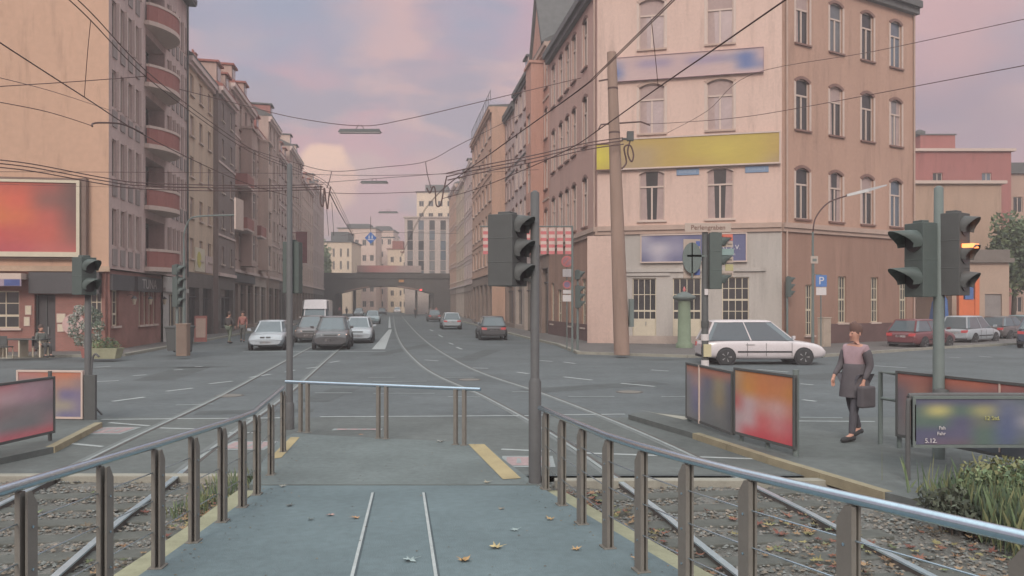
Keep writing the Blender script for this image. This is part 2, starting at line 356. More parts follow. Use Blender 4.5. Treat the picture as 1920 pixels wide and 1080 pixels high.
# ballast beds
for nm, xs in (('ballast_left', (-14, -2.9)), ('ballast_right', (.1, 8.5))):
    m = MB(); n = 70; vs = []; fs = []
    for i in range(n+1):
        for j in range(n+1):
            x = xs[0]+(xs[1]-xs[0])*i/n; y = -3+13.65*j/n
            vs.append((x, y, -.075+.02*math.sin(x*7+y*3)*math.sin(y*5.3)+random.uniform(-.018, .018)))
    for i in range(n):
        for j in range(n): fs.append((i*(n+1)+j, (i+1)*(n+1)+j, (i+1)*(n+1)+j+1, i*(n+1)+j+1))
    m.add(vs, fs, 0, False); struct(m.build(nm, M_grav))
m = MB(); cs = []
OCT = [(1,0,0),(-1,0,0),(0,1,0),(0,-1,0),(0,0,1),(0,0,-1)]; OF = [(0,2,4),(2,1,4),(1,3,4),(3,0,4),(2,0,5),(1,2,5),(3,1,5),(0,3,5)]
for i in range(26000):
    if i % 2: x, y = random.uniform(-7.8, -2.9), random.uniform(4.5, 10.6)
    else: x, y = random.uniform(.4, 5.6), random.uniform(3.0, 10.6)
    tk = (lambda yy: -4.75-(yy-7.2)*.154) if x < -1 else (lambda yy: 2.7-(yy-7.0)*.14); lat = x-tk(y)
    if abs(lat) < 1.32 and abs(((y-lat*.148-1.2)/.62+.5) % 1-.5) < .23 and random.random() < .82: continue
    s_ = random.uniform(.010, .030); a = random.uniform(0, 6.28); c0 = random.uniform(92, 134); tint = random.choice(((2,0,-4),(12,4,-6),(-2,2,0)))
    vs = [(x+s_*(v[0]*math.cos(a)-v[1]*math.sin(a))*random.uniform(.7, 1.3), y+s_*(v[0]*math.sin(a)+v[1]*math.cos(a))*random.uniform(.7, 1.3), -.055+s_*.6*v[2]) for v in OCT]
    m.add(vs, OF); cs += [lin(c0+tint[0], c0+tint[1], c0+tint[2])]*6
m.c = cs; tag(m.build('ballast_stones', M_leafvc), 'grey crushed stone ballast between the tram rails', 'gravel', kind='stuff')
# concrete edge beams where the crossing meets the ballast
m = MB(); m.box(-14, -3.6, 10.62, 10.78, -.2, .02); m.box(.55, 5.1, 10.3, 10.46, -.2, .03)
struct(m.build('kerb_beam', M_kerb, bevel=.01))
# ------------------------------------------------------------------ platform ramp
def zd(Y): return .08+.05*max(0, 9.8-Y) if Y > 0 else .57
def XL(Y): return -2.55-.06*(Y-2.0) if Y < 9.2 else -2.98-(Y-9.2)*.2
def XR(Y): return 2.36-.262*(Y-2.0) if Y < 9.8 else .32-(Y-9.8)*.27
m = MB(); ys = [-3, 0, 2, 4, 6, 8, 9.2, 9.8]
m.loft([[(XL(y), y, -.15), (XR(y), y, -.15), (XR(y), y, zd(y)), (XL(y), y, zd(y))] for y in ys], 0)
struct(m.build('platform_ramp', M_deck))
m = MB(); ys2 = [9.8, 10.6, 11.6, 12.6, 13.0, 13.6]
m.loft([[(XL(y)-.12, y, -.05), (min(XR(y), 4), y, -.05), (XR(y), y, zd(y)+.003), (XL(y)-.12, y, zd(y)+.003)] for y in [9.83, 10.6, 11.6, 12.55]], 0)
m.prism([(XL(12.55)-.12, 12.551), (XR(12.55), 12.551), (-.48, 12.75), (-3.75, 13.7)], -.05, .083, 0)
struct(m.build('platform_apron', M_deck2))
m = MB(); m.box(-3.15, .32, 9.79, 9.83, 0, .088); struct(m.build('platform_joint', mat('joint', (98, 104, 102), .9)))
m = MB()
for fx, sg in ((XL, -1), (XR, 1)):
    yy = [-3, 0, 2, 4, 6, 8, 9.6]
    m.loft([[(fx(y)+sg*.005, y, -.15), (fx(y)+sg*.24, y, -.15), (fx(y)+sg*.24, y, zd(y)-.03), (fx(y)+sg*.005, y, zd(y)-.025)] for y in yy], 0)
struct(m.build('platform_kerb', M_beige))
m = MB()
m.add([(q.x, q.y, .089) for q in (G(545, 820, .085), G(562, 820, .085), G(528, 858, .085), G(502, 862, .085))], [(0, 1, 2, 3)])
m.add([(q.x, q.y, .089) for q in (G(878, 833, .085), G(908, 833, .085), G(977, 897, .085), G(943, 899, .085))], [(0, 1, 2, 3)])
struct(m.build('yellow_guide_strip', M_yellow))
m = MB()
for a, b in (((-1.62, 9.3), (-.62, 1.5)), ((-1.03, 9.3), (.05, 1.5))):
    d = (Vector(b)-Vector(a)).normalized(); n = Vector((-d.y, d.x))
    for (o0, o1, mi, dz) in ((-.013, .013, 0, .006), (.013, .03, 1, .004)):
        p0 = Vector(a)+n*o0; p1 = Vector(a)+n*o1; q0 = Vector(b)+n*o0; q1 = Vector(b)+n*o1
        m.add([(*p0, zd(p0.y)+dz), (*q0, zd(q0.y)+dz), (*q1, zd(q1.y)+dz), (*p1, zd(p1.y)+dz)], [(0, 1, 2, 3)], mi)
struct(m.build('deck_lines', [M_white, mat('groove', (78, 88, 92), .9)]))
# ------------------------------------------------------------------ railings
def railing(label, top, posts, wires, r=.031, double=False, face=None):
    t = thing('handrail', label, 'railing', (posts[0][0], posts[0][1], zd(posts[0][1])))
    o = Vector(t.location)
    m = MB(); m.tube([Vector(p)-o for p in top], r, 14); m.build('rail_tube', M_steel, t)
    for (x, y, zt, ang, wd) in posts:
        zb = zd(y) if y < 14 else .08
        m = MB(); h = zt-zb; e = wd/2
        # flat bar with a slanted head, second thinner bar behind it
        for (yo0, yo1, x0, x1) in ((-.014, .014, -e, e), (-.05, -.036, -e*.8, e*.95)):
            m.loft([[(x0, yo0, 0), (x1, yo0, 0), (x1, yo0, h-.12), (x0*.1, yo0, h-.035), (x0, yo0, h-.035)], [(x0, yo1, 0), (x1, yo1, 0), (x1, yo1, h-.12), (x0*.1, yo1, h-.035), (x0, yo1, h-.035)]], 0)
        m.box(-.008, .008, -.036, -.014, 0, h-.15); m.tube([(-e*.6, -.0, h-.06), (-e*.6, 0, h-.015)], .010, 8)
        m.box(-.07, .07, -.07, .04, 0, .012)
        for zz in (.25, .5, .75): m.tube([(0, -.056, zz*h), (0, .02, zz*h)], .009, 8, 1)
        m.build('post', [M_post, M_steel], t, Vector((x, y, zb))-o, ang, bevel=.003)
    for f in wires:
        m = MB(); m.tube([Vector((x, y, (zd(y) if y < 14 else .08)+f*(zt-zd(y))))-o for (x, y, zt, a, w_) in posts], .005, 6); m.build('wire_rope', M_steel, t)
    return t
RL = [(-2.62, 1.6), (-2.66, 2.6), (-2.68, 3.5), (-2.72, 4.45), (-2.74, 5.35), (-2.76, 6.2), (-2.80, 7.0), (-2.84, 7.8), (-2.88, 8.5), (-2.95, 9.2), (-3.15, 10.4), (-3.45, 12.0)]
def ztop(y): return .95+(zd(y) if y > 0 else .57)
railing('long steel handrail along the left edge of the platform', [(x, y, ztop(y)) for x, y in [(-2.55, -.2)]+RL[:9]+[(-2.95, 9.15), (-3.02, 9.45), (-3.47, 12.1)]],
        [(x, y, ztop(y), R(94)+.0, .12) for x, y in RL], (.3, .55, .78))
RR = [(2.36, 2.1), (2.06, 3.22), (1.70, 4.07), (1.40, 4.80), (1.17, 5.45), (.97, 6.1), (.80, 6.8), (.655, 7.7), (.52, 8.6), (.385, 9.55)]
railing('long steel handrail along the right edge of the platform', [(2.9, .1, 1.5)]+[(x, y, ztop(y)) for x, y in RR]+[(.34, 9.75, ztop(9.75))],
        [(x, y, ztop(y), R(104), .12) for x, y in RR], (.3, .55, .78))
t = thing('handrail', 'short free-standing handrail closing the far end of the platform', 'railing', (-2.1, 13.2, .08)); o = Vector(t.location)
m = MB(); a = Vector((-3.96, 14.0, .94)); b = Vector((-.49, 12.45, .97)); m.tube([a-o, b-o], .028, 14); m.build('rail_tube', M_steel, t)
for f in (.085, .125, .505, .545, .885, .925):
    q = a.lerp(b, f); m = MB(); m.box(-.028, .028, -.03, .03, 0, q.z-.08-.01); m.box(-.05, .05, -.05, .05, 0, .012); m.build('post', M_post, t, Vector((q.x, q.y, .08))-o, R(-24), bevel=.004)
# ------------------------------------------------------------------ fallen leaves
def leaf_pts(s_, curl):
    pts = []
    for k in range(14):
        a = 2*math.pi*k/14; rr = s_*(1 if k % 2 == 0 else .52)*(1.15 if k in (0, 4, 10) else .9)
        pts.append((rr*math.cos(a), rr*math.sin(a), curl*rr*random.uniform(.1, 1)))
    return pts
def leaf(x, y, z, s_, col, label):
    m = MB(); p = leaf_pts(s_, .55); m.add([(0, 0, .004)]+p, [(0, i+1, (i+1) % 14+1) for i in range(14)]); m.tube([(0, 0, .006), (-s_*1.3, s_*.3, .02)], .0018, 5)
    o = m.build('fallen_leaf', mat('leaf_%d_%d_%d' % col, col, .7, .2, 30), None, (x, y, z+.006), random.uniform(0, 6)); tag(o, label, 'leaf', 'autumn leaves lying on the platform')
for px, py, s_, col, lab in ((871, 1052, .07, (170, 140, 100), 'brown curled leaf near the right white line at the bottom'), (768, 1052, .07, (150, 165, 165), 'pale grey leaf between the two white lines'),
        (930, 1028, .07, (180, 165, 125), 'pale tan leaf right of the right white line'), (1200, 1050, .075, (186, 150, 112), 'large ochre leaf at the foot of a right railing post'),
        (1080, 1031, .05, (180, 150, 110), 'small ochre leaf left of the right railing posts'), (1031, 975, .05, (170, 145, 105), 'small orange leaf near the right railing'),
        (965, 995, .05, (150, 165, 165), 'pale leaf flat on the blue asphalt right of centre'), (667, 972, .05, (178, 140, 104), 'orange leaf left of the left white line'),
        (620, 967, .05, (170, 140, 132), 'pinkish leaf on the left half of the deck'), (543, 949, .05, (98, 102, 100), 'small dark leaf on the left half of the deck'),
        (583, 975, .04, (110, 120, 120), 'dark grey leaf beside a pinkish one'), (530, 913, .05, (150, 150, 142), 'pale leaf just before the joint on the left'),
        (913, 906, .055, (164, 158, 140), 'pale leaf on the joint at the right'), (940, 955, .04, (140, 130, 115), 'brown leaf in the right half behind the joint'),
        (826, 829, .07, (186, 186, 180), 'white scrap of leaf at the far platform edge'), (677, 816, .05, (150, 120, 100), 'brown leaf beyond the far railing')):
    z_ = .1
    for _ in range(6):
        q = G(px, py, z_); z_ = zd(q.y) if q.y < 13.6 else 0.01
    leaf(q.x, q.y, q.z, s_, col, lab)
m = MB(); cs = []
def litter(n, fx):
    for i in range(n):
        x, y = fx(); s_ = random.uniform(.03, .065); a = random.uniform(0, 6.28); til = random.uniform(-.5, .5); col = random.choice(((176,132,96),(158,104,84),(170,160,104),(132,146,100),(150,92,80),(186,150,110),(120,108,90)))
        p = leaf_pts(s_, .5); vs = [(0, 0, .01)]+p
        vs = [(x+v[0]*math.cos(a)-v[1]*math.sin(a), y+v[0]*math.sin(a)+v[1]*math.cos(a), -.035+abs(v[2])+max(0, v[0]*til)+random.uniform(0, .012)) for v in vs]
        m.add(vs, [(0, i_+1, (i_+1) % 14+1) for i_ in range(14)]); k_ = random.uniform(.5, .85); g_ = sum(col)/3; cs.extend([tuple(v*k_ for v in lin(*[q*.75+g_*.25 for q in col]))]*15)
litter(300, lambda: (lambda y: (XR(y)+random.triangular(.25, .9, .3), y))(random.uniform(3.2, 9.9)))
litter(300, lambda: (lambda y: (3.15+(7-y)*.15+random.gauss(0, .42), y))(random.uniform(3.5, 9.0)))
litter(260, lambda: (random.uniform(3.9, 6.4), random.uniform(4.5, 8.3)))
litter(150, lambda: (lambda y: (XL(y)-random.triangular(.25, .9, .3), y))(random.uniform(4.5, 9.9)))
litter(60, lambda: (random.uniform(-7.5, -3.2), random.uniform(5, 10)))
for i in range(420):
    y = random.uniform(2.5, 13); e = random.random() < .7; x = (XL(y)+abs(random.gauss(0, .22))+.03 if random.random() < .5 else XR(y)-abs(random.gauss(0, .22))-.03) if e else random.uniform(XL(y), XR(y))
    s_ = random.uniform(.004, .016); a = random.uniform(0, 6.28); z_ = zd(y)+.006 if y < 12.6 else .09; d1 = (math.cos(a)*s_, math.sin(a)*s_); col = random.choice(((96, 86, 74), (130, 112, 84), (88, 88, 84), (150, 120, 88)))
    m.add([(x+d1[0], y+d1[1], z_), (x-d1[1]*.6, y+d1[0]*.6, z_+s_*.4), (x-d1[0], y-d1[1], z_), (x+d1[1]*.6, y-d1[0]*.6, z_+s_*.2)], [(0, 1, 2, 3)]); cs.extend([lin(*col)]*4)
m.c = cs; tag(m.build('leaf_litter', M_leafvc), 'drifts of orange, brown and yellow autumn leaves on the ballast', 'leaves', kind='stuff')
# ------------------------------------------------------------------ foliage
def foliage(name, blobs, n, leaf_s, cols, parent=None, loc=None):
    m = MB(); cs = []
    tot = sum(b[3]*b[4]*b[5] for b in blobs)
    for (bx, by, bz, rx, ry, rz_) in blobs:
        cc = random.choice(cols)
        for i in range(int(n*rx*ry*rz_/tot)):
            while True:
                u = Vector((random.uniform(-1, 1), random.uniform(-1, 1), random.uniform(-1, 1)))
                if .25 < u.length < 1: break
            p = Vector((bx+u.x*rx, by+u.y*ry, bz+u.z*rz_)); s_ = leaf_s*random.uniform(.5, 1.3)
            d = Vector((random.gauss(0, 1), random.gauss(0, 1), random.gauss(.3, 1))).normalized(); e = d.orthogonal().normalized(); e.rotate(Matrix.Rotation(random.uniform(0, 6.28), 3, d)); g = d.cross(e)
            m.add([p-e*s_, p+g*s_*.45, p+e*s_, p-g*s_*.45], [(0, 1, 2, 3)])
            k = random.uniform(.75, 1.25); c1 = cc if random.random() < .6 else random.choice(cols); cs += [tuple(v*k for v in lin(*c1))]*4
    m.c = cs; return m.build(name, M_leafvc, parent, loc)
M_bark = mat('bark', (96, 88, 80), .9, .2, 5, .5, 20)
def stems(n, rx, ry, h):
    m = MB()
    for i in range(n):
        x, y = random.uniform(-rx, rx), random.uniform(-ry, ry); m.tube([(x*.5, y*.5, -.05), (x*.8, y*.8, h*.5), (x, y, h*random.uniform(.7, 1))], [.012, .009, .004], 5)
    return m
def shrub(label, x, y, z, rx, ry, h, n, ls, cols, k=9, name='shrub', cat='shrub', group=None):
    t = thing(name, label, cat, (x, y, z), 0, group); stems(8, rx*.7, ry*.7, h*.8).build('stem', M_bark, t)
    bl = [(random.uniform(-.6, .6)*rx, random.uniform(-.6, .6)*ry, h*random.uniform(.35, .72), rx*random.uniform(.35, .55), ry*random.uniform(.35, .55), h*random.uniform(.24, .34)) for _ in range(k)]
    foliage('foliage', bl, n, ls, cols, t); return t
GR = ((92, 110, 88), (108, 126, 94), (84, 98, 82), (124, 138, 104), (116, 120, 88), (134, 136, 100))
shrub('low leafy green shrub round the foot of the right traffic light', 5.65, 8.75, 0, 1.0, .7, .60, 5500, .040, GR, 18)
shrub('green shrub running out of frame in the lower right corner', 7.3, 8.9, 0, 1.1, .9, .80, 5000, .042, GR, 16)
shrub('small dark shrub nearest the right handrail', 4.55, 8.25, 0, .42, .4, .45, 1100, .04, ((78, 84, 74), (90, 96, 82)), 6)
shrub('taller shrub with orange blossom beside the blue hoarding', 7.35, 9.7, .05, .45, .35, 1.35, 1500, .05, ((96, 112, 84), (106, 124, 94), (190, 130, 88)), 9)
m = MB(); cs = []
for i in range(5200):
    x = random.uniform(4.6, 7.6); y = random.gauss(8.1, .55); a = random.uniform(0, 6.28); h_ = random.uniform(.12, .55); l = random.uniform(.02, .16)
    dx, dy = math.cos(a), math.sin(a); w_ = .0035
    m.add([(x-dy*w_, y+dx*w_, -.04), (x+dy*w_, y-dx*w_, -.04), (x+dx*l*.5+dy*w_, y+dy*l*.5-dx*w_, h_*.7), (x+dx*l, y+dy*l, h_)], [(0, 1, 2), (0, 2, 3)])
    cs += [lin(*random.choice(GR))]*4
for i in range(240):
    x = random.uniform(-3.8, -3.35); y = random.uniform(8.6, 10.6); a = random.uniform(0, 6.28); h_ = random.uniform(.05, .2); l = random.uniform(.02, .08); dx, dy = math.cos(a), math.sin(a); w_ = .005
    m.add([(x-dy*w_, y+dx*w_, -.05), (x+dy*w_, y-dx*w_, -.05), (x+dx*l*.5+dy*w_, y+dy*l*.5-dx*w_, h_*.7), (x+dx*l, y+dy*l, h_)], [(0, 1, 2), (0, 2, 3)]); cs += [lin(*random.choice(GR))]*4
m.c = cs; tag(m.build('grass', M_leafvc), 'long green grass growing beside the tracks', 'grass', kind='stuff')
# ================================================================== BUILDINGS
class Face:
    """a vertical wall plane: origin (x,y), heading of its local +x; outward is local -y"""
    def __init__(s, o, d): s.o = Vector((o[0], o[1], 0)); d = Vector(d).normalized(); s.d = d; s.a = math.atan2(d.y, d.x); s.n = Vector((d.y, -d.x, 0))
    def at(s, x, y=0, z=0): return s.o+Vector((s.d.x, s.d.y, 0))*x-s.n*y+Vector((0, 0, z))
FL = Face((-18.7, 37.1), (DX, DY)); FR = Face((4.78, 44.8), (-DX, -DY))
FS = Face((-18.7, 37.1), (DY, -DX))          # wall of the left corner house that faces the camera: local x runs towards the corner (x<0)
FW = Face((4.78, 44.8), (9.52, -2.4)); FT = Face((14.3, 42.4), (10.2, 6.2))
def fpart(bld, face, name, mb, mats, x=0, y=0, z=0, parent=None, bevel=0):
    p = parent or bld; o = mb.build(name, mats, p, face.at(x, y, z)-bld.location if p is bld else face.at(x, y, z), face.a if p is bld else 0, bevel); return o
def wall(m, x0, x1, z0, z1, ops, y=0, dep=.2, mi=0, ri=None):
    """wall panel with real openings (cx, z, w, h) and their reveals"""
    ri = mi if ri is None else ri
    ops = [(c_-w_/2, c_+w_/2, z_, z_+h_) for c_, z_, w_, h_ in ops if c_-w_/2 > x0 and c_+w_/2 < x1 and z_ >= z0 and z_+h_ <= z1]
    xs = sorted({round(v, 4) for v in [x0, x1]+[o[0] for o in ops]+[o[1] for o in ops]}); zs = sorted({round(v, 4) for v in [z0, z1]+[o[2] for o in ops]+[o[3] for o in ops]})
    for i in range(len(zs)-1):
        run = None
        for j in range(len(xs)-1):
            cx, cz = (xs[j]+xs[j+1])/2, (zs[i]+zs[i+1])/2
            hole = any(o[0] < cx < o[1] and o[2] < cz < o[3] for o in ops)
            if not hole and run is None: run = xs[j]
            if run is not None and (hole or j == len(xs)-2):
                e = xs[j] if hole else xs[j+1]; m.quad((run, y, zs[i]), (e, y, zs[i]), (e, y, zs[i+1]), (run, y, zs[i+1]), mi); run = None
    for a, b, c_, d in ops:
        m.quad((a, y, c_), (a, y, d), (a, y+dep, d), (a, y+dep, c_), ri); m.quad((b, y, c_), (b, y+dep, c_), (b, y+dep, d), (b, y, d), ri)
        m.quad((a, y, d), (b, y, d), (b, y+dep, d), (a, y+dep, d), ri); m.quad((a, y, c_), (a, y+dep, c_), (b, y+dep, c_), (b, y, c_), ri)
WC = {}; wrnd = random.Random(11)
M_glass2 = mat('grey_window_glass', (132, 130, 132), .06, .2, .6, spec=.9); M_glass3 = mat('blue_window_glass', (96, 108, 120), .05, .2, .6, spec=1.0)
def window(bld, face, x, z, w_, h_, style='T', y=0, fm=None, glass=None, trim=None, curt=0, sill=True, name='window', label=None):
    fm = fm or M_frame; glass = glass or M_glass
    if glass is M_glass: glass = wrnd.choice((M_glass, M_glassd, M_glass2, M_glass3, M_glassd))
    if curt and wrnd.random() < .25: curt = 0
    key = (round(w_, 3), round(h_, 3), style, fm.name, glass.name, trim.name if trim else '', curt, sill)
    if key not in WC:
        f = MB(); d0, d1 = .10, .16; b = .055; hw = w_/2; arch = style in ('T', 'A')
        f.box(-hw, -hw+b, d0, d1, 0, h_); f.box(hw-b, hw, d0, d1, 0, h_); f.box(-hw+b, hw-b, d0, d1, 0, b); f.box(-hw+b, hw-b, d0, d1, h_-b, h_)
        if style in ('T', 'A'):
            f.box(-hw+b, hw-b, d0-.02, d1, h_*.66, h_*.66+.09); f.box(-.045, .045, d0-.01, d1, b, h_*.66)
        elif style == 'cross': f.box(-hw+b, hw-b, d0, d1, h_*.66, h_*.66+.06); f.box(-.03, .03, d0, d1, b, h_-b)
        elif style == 'two': f.box(-.035, .035, d0, d1, b, h_-b)
        elif style.startswith('g'):
            nx, nz = int(style[1]), int(style[2])
            for i in range(1, nx): xx = -hw+w_*i/nx; f.box(xx-.02, xx+.02, d0+.01, d1, b, h_-b)
            for i in range(1, nz): zz = h_*i/nz; q = .05 if (i == nz//2 and nz > 2) else .02; f.box(-hw+b, hw-b, d0+.005, d1, zz-q, zz+q)
        if arch:   # segmental head filled with wall-coloured piece
            k = 8; pts = [(-hw+w_*i/k, h_-.20*(2*i/k-1)**2) for i in range(k+1)]
            for i in range(k):
                (xa, za), (xb, zb) = pts[i], pts[i+1]
                f.add([(xa, .004, za), (xb, .004, zb), (xb, .004, h_+.002), (xa, .004, h_+.002)], [(0, 1, 2, 3)], 1); f.add([(xa, .004, za), (xa, .12, za), (xb, .12, zb), (xb, .004, zb)], [(0, 1, 2, 3)], 1)
        if trim:
            tw = .14
            if arch:
                k = 8; pts = [(-hw-tw+(w_+2*tw)*i/k, h_+.16-.24*(2*i/k-1)**2) for i in range(k+1)]; pin = [(-hw+w_*i/k, h_-.2*(2*i/k-1)**2) for i in range(k+1)]
                f.loft([[(pin[i][0], -.035, pin[i][1]), (pts[i][0], -.035, pts[i][1]), (pts[i][0], .003, pts[i][1]), (pin[i][0], .003, pin[i][1])] for i in range(k+1)], 1)
                f.box(-hw-tw, -hw, -.03, .003, 0, h_-.2); f.box(hw, hw+tw, -.03, .003, 0, h_-.2)
            else:
                f.box(-hw-tw, hw+tw, -.03, .003, h_, h_+tw, 1); f.box(-hw-tw, -hw, -.03, .003, 0, h_, 1); f.box(hw, hw+tw, -.03, .003, 0, h_, 1)
        if sill: f.box(-hw-.12, hw+.12, -.12, .1, -.10, -.004, 1)
        me = f.build('window', [fm, trim or M_frame]); fme = me.data; bpy.data.objects.remove(me)
        p = MB(); p.quad((-hw+b, .142, b), (hw-b, .142, b), (hw-b, .142, h_-b), (-hw+b, .142, h_-b))
        if curt: p.quad((-hw+b, .140, b), (-hw+b+w_*.28, .140, b), (-hw+b+w_*.22, .140, h_-b), (-hw+b, .140, h_-b), 1); p.quad((hw-b-w_*.28, .140, b), (hw-b, .140, b), (hw-b, .140, h_-b), (hw-b-w_*.22, .140, h_-b), 1) if curt == 1 else p.quad((-hw+b, .139, h_*.7), (hw-b, .139, h_*.7), (hw-b, .139, h_-b), (-hw+b, .139, h_-b), 1)
        pe = p.build('pane', [glass, M_curt]); pme = pe.data; bpy.data.objects.remove(pe); WC[key] = (fme, pme)
    fme, pme = WC[key]
    o = link(name, fme, bld, face.at(x, y, z)-bld.location, face.a); link('pane', pme, o, (0, 0, 0), 0)
    return o
def wins(rows, xs, w_, h_): return [(x, z, w_, h_) for z in rows for x in xs]
def back_box(m, x0, x1, dep, z1, mi=0, z0=0):
    m.quad((x0, 0, z0), (x0, 0, z1), (x0, dep, z1), (x0, dep, z0), mi); m.quad((x1, 0, z0), (x1, dep, z0), (x1, dep, z1), (x1, 0, z1), mi)
    m.quad((x0, dep, z0), (x0, dep, z1), (x1, dep, z1), (x1, dep, z0), mi); m.quad((x0, 0, z1), (x1, 0, z1), (x1, dep, z1), (x0, dep, z1), mi)
def gable_roof(x0, x1, dep, z, rh, ov=.35):
    m = MB(); m.loft([[(x, -ov, z-.05), (x, -ov, z+.12), (x, dep/2, z+rh+.12), (x, dep+ov, z+.12), (x, dep+ov, z-.05)] for x in (x0, x1)], 0); return m
def chimney(bld, face, x, y, z, parent, w_=.7, h_=1.6, mt=None):
    m = MB(); m.box(-w_/2, w_/2, -.3, .3, 0, h_); m.box(-w_/2-.05, w_/2+.05, -.35, .35, h_, h_+.1)
    for k in (-.2, .2): m.lathe([(.09, h_+.1), (.09, h_+.4)], k*w_, 0, 8, 1)
    return m.build('chimney', [mt or M_redbrick, M_tile], parent, (face.at(x, y, z)-bld.location) if parent is bld else (x, y, z), face.a if parent is bld else 0)
# ------------------------------------------------------------------ left corner house
M_cream = mat('cream_render', (194, 160, 138), .9, .05, .25, .05, 15, streak=True)
M_greyr = mat('grey_pink_render', (189, 168, 163), .9, .12, .6, .2, 15, streak=True)
M_fin = mat('pale_fin', (200, 180, 174), .9, .08, 1)
M_spand = mat('grey_spandrel', (149, 138, 135), .9, .15, 1, streak=True)
M_balc = mat('brick_red_balcony', (156, 104, 98), .85, .12, 1, streak=True)
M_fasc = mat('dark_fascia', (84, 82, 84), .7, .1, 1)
B1 = thing('corner_apartment_house', 'tall cream and grey left corner house with curved brick red balconies above a bar', 'building', (-18.7, 37.1, 0))
EZ = 21.4; rows = [4.0+3.27*k for k in range(5)]
# side wall facing the camera
m = MB(); wall(m, -22, 0, 3.95, EZ+.4, [], 0); m.box(-22, .06, -.09, -.003, 3.8, 4.05, 1); fpart(B1, FS, 'wall', m, [M_cream, mat('ledge', (176, 154, 134), .85)])
m = MB(); ops = [(-12.5, .9, 2.6, 1.9), (-5.75, 1.15, 2.05, 2.0), (-9.6, .0, 2.2, 2.75), (-1.5, 1.1, 1.0, 1.95)]
ops = [(-4.8, 1.2, 1.8, 1.7), (-2.8, .0, .9, 2.75), (-.72, 1.25, .72, 1.7), (-9.3, 1.2, 1.7, 1.7)]
wall(m, -22, 0, 0, 3.8, ops, .12, .3); fpart(B1, FS, 'ground_floor_wall', m, M_redbrick_l)
m = MB(); m.box(-3.35, -.35, -.25, .115, 2.78, 3.75); fpart(B1, FS, 'dark_panel', m, M_fasc)  # dark panel put in for the shaded recess under the ledge
m = MB(); m.quad((-3.25, .40, 0), (-2.35, .40, 0), (-2.35, .40, 2.7), (-3.25, .40, 2.7)); m.box(-3.25, -3.18, .3, .36, 0, 2.7, 1); m.box(-2.42, -2.35, .3, .36, 0, 2.7, 1); m.box(-2.84, -2.80, .34, .38, 0, 2.7, 1); m.box(-2.75, -2.71, .30, .33, .9, 1.25, 2)
fpart(B1, FS, 'door', m, [M_fasc, M_dark, M_rim])
window(B1, FS, -4.8, 1.2, 1.8, 1.7, 'g33', .12, fm=M_framec, glass=M_glassd); window(B1, FS, -9.3, 1.2, 1.7, 1.7, 'g33', .12, fm=M_framec, glass=M_glassd)
window(B1, FS, -.72, 1.25, .72, 1.7, 'g33', .12, fm=M_framec, glass=M_glassd)
m = MB(); m.box(-22, -3.45, -.75, .11, 3.42, 3.68, 0); m.box(-22, -3.45, -.75, -.70, 3.1, 3.42, 1); m.box(-4.15, -3.5, -.76, -.755, 3.12, 3.40, 2); fpart(B1, FS, 'awning', m, [M_frame, mat('awning_valance', (158, 142, 156), .9), mat('awning_blue', (84, 96, 146), .9)])
for x, z, w_, h_ in ((-3.5, 2.02, .27, .42), (-3.56, 1.5, .25, .42), (-1.3, 2.0, .26, .3), (-2.1, 1.65, .38, .42), (-2.12, 1.2, .28, .36)):
    m = MB(); m.box(-w_/2, w_/2, .08, .117, -h_/2, h_/2); m.box(-w_/2+.03, w_/2-.03, .076, .08, -h_/2+.03, h_/2-.03, 1); fpart(B1, FS, 'menu_board', m, [M_frame, M_framec], x, 0, z)
m = MB(); m.loft([[(-1.55+.5*math.cos(2*math.pi*k/24), y_, 1.35+.5*math.sin(2*math.pi*k/24)) for k in range(24)] for y_ in (.07, .115)]); fpart(B1, FS, 'round_panel', m, mat('pale_pink_panel', (196, 166, 162), .7, .1, 4))
